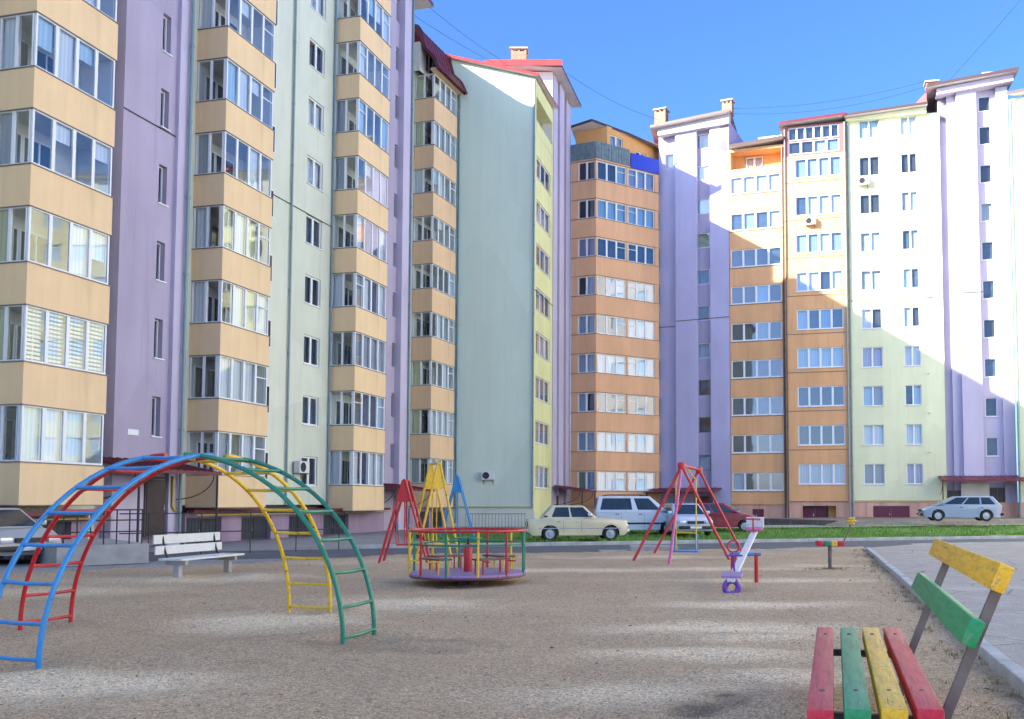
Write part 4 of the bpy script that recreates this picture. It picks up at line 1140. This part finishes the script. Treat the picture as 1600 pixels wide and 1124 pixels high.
lf = lt.build('leaf_litter', [plain('brown_dry_leaves', (.24, .14, .06), .8), plain('tan_dry_leaves', (.46, .33, .16), .8)]); lf['kind'] = 'stuff'; lf['label'] = 'dried leaves scattered over the playground soil'
wd = mb.build('weeds', [plain('dry_weeds', (.34, .26, .12), .9), plain('green_weeds', (.13, .19, .04), .9)]); wd['kind'] = 'stuff'; wd['label'] = 'thin dried weeds along the kerb and round the posts'

# ================================================================== dome climber of four coloured ladders
cx, cy = -5.19, 11.12
R_, H_, LW = 2.33, 2.17, .36
dome = thing('climbing_dome', 'dome climber of four ladder arms painted blue, red, yellow and green', 'climbing frame', T(cx, cy))
def arm(foot, mat, label):
    fx, fy = foot; d = Vector((fx - cx, fy - cy)); R = d.length; d.normalize(); w = Vector((-d.y, d.x))
    def P(th, s): # th 0 at top .. 90 at ground
        r = R * math.sin(th); z = H_ * math.cos(th)
        return (cx + d.x * r + w.x * s, cy + d.y * r + w.y * s, max(z, 0.0) + 0.03)
    out = []
    for s in (-LW, LW):
        pts = [P(math.radians(3 + 87 * k / 22), s) for k in range(23)]
        pts[-1] = (pts[-1][0], pts[-1][1], -.05)
        rail = MB().tube(pts, .027, 10).build('rail', mat, dome, None, True)
        rail['label'] = label + ' side rail'; out.append(rail)
    for a in (12, 24, 36, 47, 58, 69, 79.5, 88.6):
        pa_, pb_ = Vector(P(math.radians(a), -LW)), Vector(P(math.radians(a), LW)); dd = (pb_ - pa_).normalized()
        e_ = .002 * math.sin(a * 7)
        mid_ = (pa_ + pb_) / 2 + Vector((0, 0, -.006 + e_))
        pts = [pa_, pa_ + dd * .03, pa_ + dd * .045, mid_, pb_ - dd * .045, pb_ - dd * .03, pb_]
        MB().tube(pts, .021, 8, radii=[.031, .030, .0215, .0205, .0215, .030, .031]).build('rung', mat, dome, None, True)
arm((-5.95, 8.95), M['p_blue'], 'blue')
arm((-7.48, 11.9), M['p_red'], 'red')
arm((-4.48, 13.28), M['p_yellow'], 'yellow')
arm((-2.99, 10.6), M['p_green'], 'green')

# ================================================================== white bench
ba, bb = Vector(gp(262, 906)), Vector(gp(351, 895))
d = (bb - ba).normalized(); ang = math.atan2(d.y, d.x)
mid = (ba + bb) / 2
wb = thing('park_bench', 'weathered white plank bench with two-board backrest beside the climbing dome', 'bench', T(mid.x, mid.y, 0, ang), 'benches in the courtyard')
BM_ = WM[wb]
for y0, y1 in ((-.42, -.24), (-.22, -.04), (-.02, .14)):
    MB().cbox(-1.08, 1.08, y0, y1, .40, .445, .008).build('seat_plank', M['white_wood'], wb, BM_)
for z0, z1, yo in ((.52, .70, .17), (.74, .93, .22)):
    MB().cbox(-1.12, 1.08, yo, yo + .04, z0, z1, .008).build('back_plank', M['white_wood'], wb, BM_)
for x in (-.85, .85):
    MB().cbox(x - .05, x + .05, -.36, .12, 0.30, .398, .01).cbox(x - .06, x + .06, -.22, -.08, -.05, .30, .012).build('leg', M['concrete'], wb, BM_)
    MB().tube([(x, .08, .38), (x, .17, .60), (x, .235, .9)], .022, 6).build('back_support', M['black'], wb, BM_)

# ================================================================== carousel
mx, my = gp(731, 896, .2)
mg = thing('merry_go_round', 'round playground carousel with lilac floor, red top rail and coloured posts', 'carousel', T(mx, my))
MM = WM[mg]; RR = 1.15
MB().lathe([(0, .235), (RR, .235), (RR + .01, .225), (RR + .01, .195), (RR, .185), (0, .185)], 40).build('platform', M['p_purple'], mg, MM)
MB().ring((0, 0, 1.06), RR, .026, 48, 8).build('top_rail', M['p_red'], mg, MM, True)
MB().ring((0, 0, .80), RR - .03, .02, 48, 8).build('middle_rail', M['p_green'], mg, MM, True)
MB().ring((0, 0, .165), RR - .02, .02, 48, 8).build('floor_rail', M['p_brown'], mg, MM, True)
pc = ['p_green', 'p_yellow', 'p_red', 'p_green', 'p_yellow', 'p_green', 'p_yellow', 'p_red', 'p_green', 'p_yellow', 'p_red', 'p_green']
for k in range(12):
    a = 2 * math.pi * (k + .62) / 12
    x, yy = RR * math.cos(a), RR * math.sin(a)
    MB().tube([(x, yy, .2), (x, yy, 1.06)], .024, 8).build('post', M[pc[k]], mg, MM, True)
MB().lathe([(0, .78), (.075, .78), (.085, .74), (.085, .235)], 20).build('hub', M['p_red'], mg, MM, True)
MB().tube([(0, 0, .78), (0, 0, .92)], .025, 8).build('spindle', M['black'], mg, MM, True)
hw = MB().ring((0, 0, .9), .27, .018, 28, 8).build('hand_wheel', M['p_green'], mg, MM, True)
for k in range(3):
    a = k * 2.094; MB().tube([(0, 0, .9), (.27 * math.cos(a), .27 * math.sin(a), .9)], .012, 6).build('spoke', M['p_green'], hw, MM)
for k in range(4):
    a = math.pi / 4 + k * math.pi / 2
    Mk = MM @ Matrix.Rotation(a, 4, 'Z')
    s = MB().cbox(.62, .92, -.36, .36, .50, .535, .008).build('seat', M['p_brown'], mg, Mk)
    for sx in (-.3, .3):
        for px in (.66, .90):
            MB().tube([(px, sx, .23), (px, sx, .5)], .016, 6).build('seat_leg', M['p_red' if k % 2 else 'p_yellow'], s, Mk, True)
        MB().tube([(.92, sx, .485), (1.13, sx, .485)], .014, 6).build('seat_bracket', M['p_red' if k % 2 else 'p_yellow'], s, Mk, True)
MB().lathe([(0, .15), (.32, .15), (.22, .05), (.22, -.05)], 16).build('pedestal', M['black'], mg, MM)

# ================================================================== narrow A-frame swings
def a_swing(label, mat, x, y, ang, H, half, gap, seatmat, name='swing_set'):
    t = thing(name, label, 'swing', T(x, y, 0, ang), 'A-frame swings')
    Mt = WM[t]
    for yy in (-gap / 2, gap / 2):
        for sgn in (-1, 1):
            MB().tube([(sgn * half, yy, -.03), (sgn * .03, yy, H)], .034, 8).build('leg', mat, t, Mt, True)
        k = .26
        mb = MB(); mb.prism([(0, 0), (1, 0), (.5, 1)], -.006, .006)
        Q = Matrix(((half * k * 2 , 0, 0, -half * k), (0, 0, 1, yy), (0, H * k, 0, H * (1 - k)), (0, 0, 0, 1)))
        mb.v = [tuple(Q @ Vector(v)) for v in mb.v]
        mb.build('gusset_plate', mat, t, Mt)
    MB().tube([(0, -gap / 2 - .06, H), (0, gap / 2 + .06, H)], .034, 8).build('crossbar', mat, t, Mt, True)
    for yy in (-gap * .28, gap * .28):
        MB().tube([(0, yy, H), (0, yy, .52)], .014, 6).build('hanger', seatmat, t, Mt, True)
    st = MB().cbox(-.2, .2, -gap * .32, gap * .32, .47, .515, .008).build('seat', seatmat, t, Mt)
    MB().tube([(-.2, -gap * .3, .5), (-.24, -gap * .3, .85), (-.24, gap * .3, .85), (-.2, gap * .3, .5)], .014, 6).build('seat_back', seatmat, st, Mt, True)
    return t
a_swing('yellow swing with twin A-frames and triangular top plates, behind the carousel', M['p_yellow'], -4.92, 24.55, .45, 2.68, .62, .85, M['p_yellow'])
a_swing('red swing with narrow A-frame, leftmost of the three behind the carousel', M['p_red'], -5.6, 24.1, .1, 2.2, .64, .8, M['p_red'])
a_swing('blue swing with A-frame and small top plates, furthest of the three behind the carousel', M['p_blue'], -6.75, 38.6, -1.2 + 1.3, 2.75, .75, .8, M['p_blue'])

# larger red swing on the right
sw = thing('swing_set', 'tall red pipe swing with yellow rods and blue seat before the parked cars', 'swing', T(2.2, 26.4), 'A-frame swings')
apA, apB = Vector((1.87, 24.9, 2.64)), Vector((2.70, 28.6, 2.66))
for ap, feet in ((apA, [(.50, 24.75), (3.22, 25.0), (1.42, 23.4)]), (apB, [(1.22, 28.2), (4.05, 28.3)])):
    for f in feet:
        MB().tube([(f[0], f[1], -.03), ap], .04, 8).build('leg', M['p_pink' if f == (1.42, 23.4) else 'p_red'], sw, None, True)
    MB().lathe([(0, .1), (.1, .08), (.12, 0), (.1, -.12), (0, -.14)], 12, M=Matrix.Translation(ap)).build('apex_clamp', M['p_red'], sw, None, True)
MB().tube([apA, apB], .045, 8).build('crossbar', M['p_red'], sw, None, True)
pm = apA.lerp(apB, .22); dirx = Vector((.97, -.2, 0))
rods = []
for s in (-.29, .29):
    e1 = pm + dirx * s
    MB().tube([pm, Vector((e1.x, e1.y, 2.25)), Vector((e1.x, e1.y, .28))], .02, 8).build('rod', M['p_yellow'], sw, None, True)
g = pm - Vector((0, 0, pm.z))
MB().tube([g + dirx * -.29 + Vector((0, 0, .75)), g + dirx * .29 + Vector((0, 0, .75))], .024, 8).build('safety_bar', M['p_yellow'], sw, None, True)
sq = MB().box(-.36, .36, -.22, .22, .2, .245, M=T(g.x, g.y, 0, -.2)).build('seat', M['p_blue'], sw)
for sx in (-.36, .3):
    mb = MB()
    mb.tube([(sx, -.2, .24), (sx, -.2, .62), (sx + .0, -.1, .7), (sx, .2, .7), (sx, .2, .24)], .018, 6); Mq = T(g.x, g.y, 0, -.2)
    mb.build('armrest', M['p_blue'], sq, Mq, True)

# ================================================================== seesaw
ss = thing('seesaw', 'seesaw with white beam, red posts, blue axle and violet end seat', 'seesaw', T(2.62, 18.2))
pa, pb = Vector((2.08, 16.1, .22)), Vector((3.22, 20.5, 1.0))
dv = (pb - pa).normalized(); side = Vector((dv.y, -dv.x, 0)).normalized(); upv = side.cross(dv)
Mb = Matrix(((side.x, dv.x, upv.x, pa.x), (side.y, dv.y, upv.y, pa.y), (side.z, dv.z, upv.z, pa.z), (0, 0, 0, 1)))
LB = (pb - pa).length
MB().cbox(-.07, .07, 0, LB, -.03, .03, .012).build('beam', M['p_white'], ss, Mb)
MB().tube([(2.34, 18.27, .57), (2.95, 18.13, .57)], .035, 10).build('axle', M['p_blue'], ss, None, True)
for x, y in ((2.40, 18.26), (2.86, 18.15), (2.50, 18.7)):
    MB().tube([(x, y, -.03), (x, y, .6)], .042, 10).build('post', M['p_red'], ss, None, True)
MB().ring((0, 0, 0), .12, .02, 20, 6).build('axle_ring', M['p_red'], ss, Matrix.Translation((2.42, 18.3, .72)) @ Matrix.Rotation(math.pi / 2, 4, 'X'), True)
for yy, q in ((.22, 1), (LB - .22, 0)):
    st = MB().cbox(-.18, .18, yy - .17, yy + .17, .032, .075, .01).build('seat', M['p_purple' if q else 'p_pink'], ss, Mb)
    hy = yy + (.3 if q else -.3)
    MB().tube([(-.16, hy, .34), (.16, hy, .34)], .018, 8).tube([(0, hy, .03), (0, hy, .34)], .018, 8).build('handle', M['p_violet' if q else 'p_red'], ss, Mb, True)
tb = MB(); tb.ring((0, 0, 0), .12, .055, 20, 8)
tb.build('tyre_buffer', M['p_violet'], ss, Matrix.Translation((pa.x + .03, pa.y + .12, .09)) @ Matrix.Rotation(math.pi / 2, 4, 'X'), True)
MB().cbox(-.2, .2, LB - .1, LB - .04, .05, .3, .02).build('seat_back', M['p_white'], ss, Mb)

# ================================================================== small rocker stool with a flower rod
rx, ry = gp(1297, 891)
rk = thing('rocker_seat', 'small seat of red, green and yellow blocks on one post with a yellow flower rod', 'play seat', T(rx, ry))
RM = WM[rk]
MB().tube([(0, 0, -.03), (0, 0, .57)], .045, 10).build('post', M['post'], rk, RM, True)
for k, c in enumerate(('p_red', 'p_green', 'p_yellow', 'p_red')):
    MB().cbox(-.32 + k * .16, -.165 + k * .16, -.16, .16, .57, .70, .03).build('seat_block', M[c], rk, RM, True)
rod = MB().tube([(.3, 0, .62), (.42, 0, .85), (.52, .02, 1.12)], .016, 6).build('rod', M['post'], rk, RM, True)
mb = MB()
for k in range(6):
    a = k * math.pi / 3; mb.lathe([(0, .03), (.04, .02), (.05, 0), (.04, -.02), (0, -.03)], 8, M=Matrix.Translation((.53 + .07 * math.cos(a), 0, 1.17 + .07 * math.sin(a))))
mb.lathe([(0, .05), (.045, .03), (.05, 0), (.045, -.03), (0, -.05)], 10, M=Matrix.Translation((.53, 0, 1.17)))
mb.build('flower', M['p_yellow'], rod, RM, True)

# ================================================================== coloured bench in front
fb = thing('park_bench', 'bench of thick red, green and yellow slats on slanted steel posts, nearest of all', 'bench', T(1.8, 6.5), 'benches in the courtyard')
nd = Vector((.78, 3.2)).normalized(); perp = Vector((nd.y, -nd.x)); bang = math.atan2(nd.y, nd.x) - math.pi / 2
def slat(x0, w, z0, h, tilt, mat, name, dy=0.0, L=3.3):
    mb = MB()
    mb.cbox(-w / 2, w / 2, 0, L, -h / 2, h / 2, .014)
    # slightly warped, hand-planed timber
    mb.v = [(x + .004 * math.sin(y * 2.3 + x0 * 9), y, z + .004 * math.sin(y * 3.1 + x0 * 5)) for x, y, z in mb.v]
    Mx = Matrix.Translation((x0, 4.92 + dy, z0)) @ Matrix.Rotation(bang, 4, 'Z') @ Matrix.Rotation(tilt, 4, 'Y')
    return mb.build(name, mat, fb, Mx, True)
for x0, c in ((1.117, 's_red'), (1.318, 's_green'), (1.516, 's_yellow'), (1.71, 's_red')):
    slat(x0, .142, .44, .12, 0, M[c], 'seat_slat', random.uniform(-.015, .015))
slat(1.975, .085, .90, .16, .42, M['s_green'], 'back_slat', .05)
slat(2.125, .085, 1.205, .16, .42, M['s_yellow'], 'back_slat', .02)
for x0 in (1.117, 1.318, 1.516, 1.71):
    for t in (.50, 2.85):
        o = Vector((x0, 4.92)) + nd * t
        MB().lathe([(0, .5085), (.011, .507), (.016, .502), (.018, .498)], 12).build('bolt', M['post'], fb, T(o.x, o.y), True)
for t in (.50, 2.85):
    o = Vector((1.117, 4.92)) + nd * t
    MB().cbox(-.05, .66, -.03, .03, .325, .378, .006).build('cross_bar', M['black'], fb, T(o.x, o.y, 0, bang))
    p = [(.58, 0, -.05), (.69, 0, .38), (.855, 0, .80), (1.01, 0, 1.18)]
    mb = MB()
    for (xa, ya, za), (xb, yb, zb) in zip(p, p[1:]):
        i = len(mb.v)
        for (xx, zz) in ((xa, za), (xb, zb)):
            mb.v += [(xx - .03, -.025, zz), (xx + .03, -.025, zz), (xx + .03, .025, zz), (xx - .03, .025, zz)]
        for f in ((0, 1, 5, 4), (1, 2, 6, 5), (2, 3, 7, 6), (3, 0, 4, 7)): mb.f.append(tuple(i + q for q in f)); mb.m.append(0)
    mb.build('post', M['post'], fb, T(o.x, o.y, 0, bang))
    MB().cbox(-.02, .06, -.035, .035, -.05, .326, .006).build('leg', M['post'], fb, T(o.x, o.y, 0, bang))

# ================================================================== small yellow bench by the far wall, slab, fence
yb = thing('park_bench', 'small yellow bench in front of the far apricot bay', 'bench', T(*gp(1256, 817), 0.1, -.25), 'benches in the courtyard')
YM = WM[yb]
MB().cbox(-.8, .8, -.2, .2, .42, .47, .01).build('seat', M['p_yellow'], yb, YM); MB().cbox(-.8, .8, .2, .25, .6, .85, .01).build('backrest', M['p_yellow'], yb, YM)
for x in (-.65, .65): MB().cbox(x - .05, x + .05, -.18, .24, -.05, .42, .01).cbox(x - .04, x + .04, .16, .2, .42, .84, .008).build('leg', M['concrete'], yb, YM)
x0, y0 = gp(985, 862); x1, y1 = gp(1057, 860)
sl = MB().cbox(x0, x1, y0, y0 + .9, -.05, .17, .02).build('concrete_slab', M['concrete'])
tag(sl, 'pale concrete slab lying behind the red swing', 'slab')
fn = thing('railing', 'thin metal railing in front of the mint gable wall', 'railing', T(-7.5, 52))
mb = MB()
for k in range(19):
    x = -8.6 + k * .19; MB().tube([(x, 52, 0), (x, 52, .95)], .012, 5).build('bar', M['pipe_d'], fn)
for z in (.12, .95): MB().tube([(-8.65, 52, z), (-5.1, 52, z)], .018, 6).build('rail', M['pipe_d'], fn)

# ================================================================== air conditioners
def ac(label, fr, s, y, z, rz=0.0, fan=True, w=.82):
    t = thing('air_conditioner', label, 'air conditioner', fr.M @ T(s, y, z), 'outdoor air conditioner units')
    Mt = WM[t]
    MB().cbox(-w / 2, w / 2, -.42, -.1, 0, .56, .025).build('case', M['acunit'], t, Mt)
    MB().lathe([(0, .0), (.2, .0), (.215, .012), (.23, 0)], 24, M=Matrix.Translation((-.12, -.425, .28)) @ Matrix.Rotation(math.pi / 2, 4, 'X')).build('fan_grille', M['black'], t, Mt)
    for x in (-w / 2 + .1, w / 2 - .1): MB().box(x - .02, x + .02, -.42, 0, -.05, -.002).box(x - .02, x + .02, -.02, 0, -.3, -.05).build('bracket', M['coping'], t, Mt)
ac('air conditioner on the blank mint gable wall', FG, FG.su(763), 0, 3.1)
ac('air conditioner beside the lowest window of the left block', FA, FA.su(459, 1.4) + .2, WD, 3.0)
ac('air conditioner under a window high on the cream wall', FD, FD.su(1357), 0, 25.9)
ac('air conditioner under a glazed balcony on the apricot bay', F6, F6.su(1272), -.25, 23.0)

# ================================================================== overhead cables
def cab(label, a, b, sag):
    a, b = Vector(a), Vector(b); n = 20
    mb = MB(); mb.tube([tuple(a.lerp(b, k / n) - Vector((0, 0, sag * 4 * (k / n) * (1 - k / n)))) for k in range(n + 1)], .014, 5)
    tag(mb.build('cable', M['cable']), label, 'cable', 'overhead cables')
endA = FA.pt(28, 3)
cab('upper black cable from the left block roof to the brick chimney', (endA[0] - .5, endA[1], 35.2), (-7.2, 66, 34.2), .5)
cab('lower black cable from the left block roof to the brick chimney', (endA[0] - .8, endA[1], 33.6), (-7.3, 66, 33.9), .35)
cab('black cable from the second block tower to the central tower chimney', (-3.6, 66, 34.0), (3.8, 72.5, 33.2), .4)
ch1 = FL.pt(FL.L - .1, .2); ch2 = FE.pt(-.4, 1.0)
cab('upper black cable between the central tower and the right tower', (ch1[0], ch1[1], 33.3), (ch2[0], ch2[1], 34.2), .6)
cab('lower black cable between the central tower and the right tower', (ch1[0], ch1[1], 32.9), (ch2[0], ch2[1], 33.8), .8)
cab('left of the two cables rising from the right tower', (ch2[0] + .3, ch2[1], 33.6), (32, 58, 43), .3)
cab('right of the two cables rising from the right tower', (ch2[0] + .9, ch2[1], 33.6), (33.6, 58, 43), .3)

# ================================================================== cars
def car(label, cat, Mx, pm, L, hw, top, wheels, r, cab, side_w, zb=.24, name='parked_car', trim=None, rim='wheelrim', plate=True, group='parked cars'):
    """top: body outline rear to front below the cabin (x, z); cab: xb0, xb1, zb, xt0, xt1, zt, hwb, hwt (rear to front)"""
    t = thing(name, label, cat, Mx, group)
    # body from an outline with real wheel arches
    out = [(p[0], p[1], 0) for p in top]
    Ra = r + .055
    x_f, x_r = max(wheels), min(wheels)
    def arch(xc):
        dz = max(-.95, min(.95, (zb - r) / Ra)); a0 = math.asin(dz)
        return [(xc + Ra * math.cos(a0 + (math.pi - 2 * a0) * k / 10), r + Ra * math.sin(a0 + (math.pi - 2 * a0) * k / 10), 1) for k in range(11)]
    low = [(L / 2 - .12, zb, 0)] + arch(x_f) + arch(x_r) + [(-L / 2 + .12, zb, 0)]
    loop = out + low
    n = len(loop)
    zc = .5
    sl = []
    for y, kx, kz in ((-hw, .955, .94), (-hw + .035, .985, .975), (-hw + .13, 1.0, 1.0), (hw - .13, 1.0, 1.0), (hw - .035, .985, .975), (hw, .955, .94)):
        sl.append([((x * kx if not ar else x), y, (zc + (z - zc) * kz if (z > zc and not ar) else z)) for x, z, ar in loop])
    mb = MB()
    for s in sl: mb.v += s
    for a in range(len(sl) - 1):
        for k in range(n):
            k2 = (k + 1) % n
            mb.f.append((a * n + k, a * n + k2, (a + 1) * n + k2, (a + 1) * n + k)); mb.m.append(1 if loop[k][2] and loop[k2][2] else 0)
    mb.f.append(tuple(reversed(range(n)))); mb.m.append(0)
    mb.f.append(tuple((len(sl) - 1) * n + k for k in range(n))); mb.m.append(0)
    me = mb.mesh('body', [pm, M['black']])
    bm = bmesh.new(); bm.from_mesh(me); bmesh.ops.recalc_face_normals(bm, faces=bm.faces[:]); bm.to_mesh(me); bm.free()
    me.polygons.foreach_set('use_smooth', [True] * len(me.polygons)); me.set_sharp_from_angle(angle=math.radians(32))
    body = link('body', me, t, Mx)
    # cabin
    xb0, xb1, z0, xt0, xt1, z1, hb, ht = cab
    C8 = [Vector(p) for p in ((xb0, -hb, z0), (xb1, -hb, z0), (xb1, hb, z0), (xb0, hb, z0), (xt0, -ht, z1), (xt1, -ht, z1), (xt1, ht, z1), (xt0, ht, z1))]
    bm = bmesh.new(); vs = [bm.verts.new(c) for c in C8]
    for f in ((0, 1, 5, 4), (1, 2, 6, 5), (2, 3, 7, 6), (3, 0, 4, 7), (4, 5, 6, 7), (3, 2, 1, 0)): bm.faces.new([vs[k] for k in f])
    bmesh.ops.bevel(bm, geom=[e for e in bm.edges if max(v.co.z for v in e.verts) > z0 + .05], offset=.07, segments=3, affect='EDGES', profile=.6)
    me = bpy.data.meshes.new('cabin'); bm.to_mesh(me); bm.free(); me.materials.append(pm)
    me.polygons.foreach_set('use_smooth', [True] * len(me.polygons)); me.set_sharp_from_angle(angle=math.radians(35))
    cabo = link('cabin', me, t, Mx)
    def onface(q, a0, a1, b0, b1, name, mat, off=.007):
        A_, B_, C_, D_ = [C8[k] for k in q]
        nrm = (B_ - A_).cross(D_ - A_).normalized()
        P = lambda a, b: (A_.lerp(B_, a)).lerp(D_.lerp(C_, a), b) + nrm * off
        if isinstance(a0, tuple):
            pts = [P(a0[0], b0), P(a1[0], b0), P(a1[1], b1), P(a0[1], b1)]
        else:
            pts = [P(a0, b0), P(a1, b0), P(a1, b1), P(a0, b1)]
        m2 = MB(); m2.face(pts); m2.face([p - nrm * .014 for p in reversed(pts)])
        for k in range(4): m2.face([pts[k], pts[k] - nrm * .014, pts[(k + 1) % 4] - nrm * .014, pts[(k + 1) % 4]])
        return m2.build(name, mat, t, Mx)
    for a0, a1 in side_w:
        onface((0, 1, 5, 4), a0, a1, .10, .86, 'side_window', M['carglass'])
        onface((2, 3, 7, 6), tuple(1 - q for q in a1), tuple(1 - q for q in a0), .10, .86, 'side_window', M['carglass'])
    onface((1, 2, 6, 5), .07, .93, .08, .90, 'windscreen', M['carglass']); onface((3, 0, 4, 7), .08, .92, .12, .88, 'rear_window', M['carglass'])
    # wheels
    for xw in wheels:
        for sg in (-1, 1):
            Mw = Mx @ Matrix.Translation((xw, sg * (hw - .10), r)) @ Matrix.Rotation(-sg * math.pi / 2, 4, 'X')
            w = MB().lathe([(r * .62, -.085), (r * .93, -.085), (r, -.05), (r, .05), (r * .93, .085), (r * .62, .085)], 24).build('wheel', M['tyre'], t, Mw, True)
            m2 = MB().lathe([(0, .062), (r * .16, .07), (r * .2, .05), (r * .5, .04), (r * .58, .08), (r * .64, .08), (r * .64, -.08), (0, -.08)], 20)
            m2.build('hubcap', M[rim], w, Mw, True)
    zf = [p for p in top][-1][1]
    zl = cab[2] - .22
    for sg in (-1, 1):
        MB().cbox(L / 2 - .17, L / 2 - .005, sg * (hw - .24) - .15, sg * (hw - .24) + .15, zl - .16, zl + .0, .03).build('headlight', M['lamp_w'], t, Mx, True)
        MB().cbox(-L / 2 + .005, -L / 2 + .09, sg * (hw - .2) - .12, sg * (hw - .2) + .12, zl - .1, zl + .1, .02).build('tail_light', M['lamp_r'], t, Mx, True)
        MB().cbox(xb1 - .42, xb1 - .26, sg * (hb + .1) - .09, sg * (hb + .1) + .09, z0 + .06, z0 + .2, .03).build('wing_mirror', trim or pm, t, Mx, True)
        for xx in (xb0 + (xb1 - xb0) * .30, xb0 + (xb1 - xb0) * .62):
            MB().cbox(xx - .09, xx + .09, sg * (hw + .0) - .02, sg * (hw + .0) + .02, z0 - .15, z0 - .115, .008).build('door_handle', M['black'] if trim is None else trim, t, Mx)
            MB().box(xx + .18, xx + .188, sg * (hw + .001) - .003, sg * (hw + .001) + .003, zb + .12, z0 - .06).build('door_gap', M['black'], t, Mx)
    bmat = trim or M['black']
    MB().cbox(L / 2 - .1, L / 2 + .04, -hw + .06, hw - .06, zb + .1, zb + .24, .03).build('front_bumper', bmat, t, Mx, True)
    MB().cbox(-L / 2 - .04, -L / 2 + .1, -hw + .06, hw - .06, zb + .1, zb + .24, .03).build('rear_bumper', bmat, t, Mx, True)
    MB().cbox(L / 2 - .07, L / 2 + .012, -hw + .46, hw - .46, zl - .14, zl - .02, .01).build('grille', M['black'], t, Mx)
    if plate: MB().box(L / 2 + .041, L / 2 + .048, -.26, .26, zb + .12, zb + .22).build('number_plate', M['pvc'], t, Mx)
    return t
GR = .05
# boxy cream saloon
lada = car('old boxy cream saloon car with dulled paint behind the carousel', 'car', T(-1.55, 36.5, .07, math.radians(9)), M['c_cream'], 4.05, .80,
    [(-2.0, .36), (-2.02, .80), (-1.98, .88), (-1.25, .92), (1.0, .93), (1.95, .84), (2.0, .78), (2.0, .36)], (-1.13, 1.30), .30,
    (-1.45, .78, .91, -1.02, .22, 1.42, .72, .60), [((.16, .13), (.50, .50)), ((.54, .54), (.93, .92))], trim=M['chrome'])
Ml = WM[lada]
MB().box(-1.6, 1.7, -.815, -.803, .50, .53).build('side_moulding', M['chrome'], lada, Ml)
MB().box(-1.36, -1.22, -.735, -.728, .96, 1.02).build('pillar_vent', M['black'], lada, Ml)
# white van
van = car('white high-roofed van with black side strip behind the cream saloon', 'van', T(1.12, 42.6, .10, math.radians(4)), M['c_white'], 4.15, .86,
    [(-2.02, .36), (-2.07, .9), (-2.05, 1.12), (.9, 1.12), (1.75, .95), (2.05, .78), (2.07, .36)], (-1.25, 1.32), .31,
    (-2.05, 1.30, 1.10, -1.93, .48, 1.80, .84, .70), [((.06, .09), (.52, .60)), ((.60, .66), (.92, .93))], name='parked_van')
Mv = WM[van]
MB().cbox(-1.9, 1.9, -.885, -.862, .50, .58, .008).build('side_strip', M['black'], van, Mv)
for s in (-.6, .6): MB().tube([(-1.7, s, 1.80), (-1.5, s, 1.86), (.1, s, 1.86), (.3, s, 1.80)], .02, 6).build('roof_rail', M['black'], van, Mv)
hat_top = [(-1.85, .36), (-1.92, .7), (-1.88, .95), (.75, .96), (1.5, .86), (1.86, .68), (1.9, .36)]
hat_cab = (-1.82, 1.05, .93, -1.45, .12, 1.46, .80, .62)
hat_win = [((.14, .12), (.50, .50)), ((.53, .53), (.90, .88))]
c1x, c1y = gp(1078, 838)
car('pale silver hatchback facing the playground behind the red swing', 'car', T(c1x - .35, 41.6, .10, math.radians(-80)), M['c_blue'], 3.9, .83, hat_top, (-1.2, 1.22), .30, hat_cab, hat_win)
car('dark red hatchback parked with its nose towards the apricot bays', 'car', T(5.55, 46.2, .12, math.radians(-14)), M['c_red'], 3.9, .83, hat_top, (-1.2, 1.22), .30, hat_cab, hat_win)
est = car('silver estate car parked by the entrance of the right tower', 'car', T(20.6, 53.6, .50, math.radians(180 - 9)), M['c_silver'], 4.55, .88,
    [(-2.1, .36), (-2.25, .72), (-2.18, 1.0), (.9, .98), (1.75, .86), (2.2, .66), (2.26, .36)], (-1.32, 1.38), .33,
    (-2.15, 1.45, .95, -1.75, .30, 1.47, .84, .64), [((.08, .12), (.30, .33)), ((.33, .36), (.60, .62)), ((.63, .65), (.92, .93))])
car('grey car half in view under the first peach balconies', 'car', T(-17.0, 24.6, .0, math.radians(-30)), M['c_grey'], 3.9, .83, hat_top, (-1.2, 1.22), .30, hat_cab, hat_win)
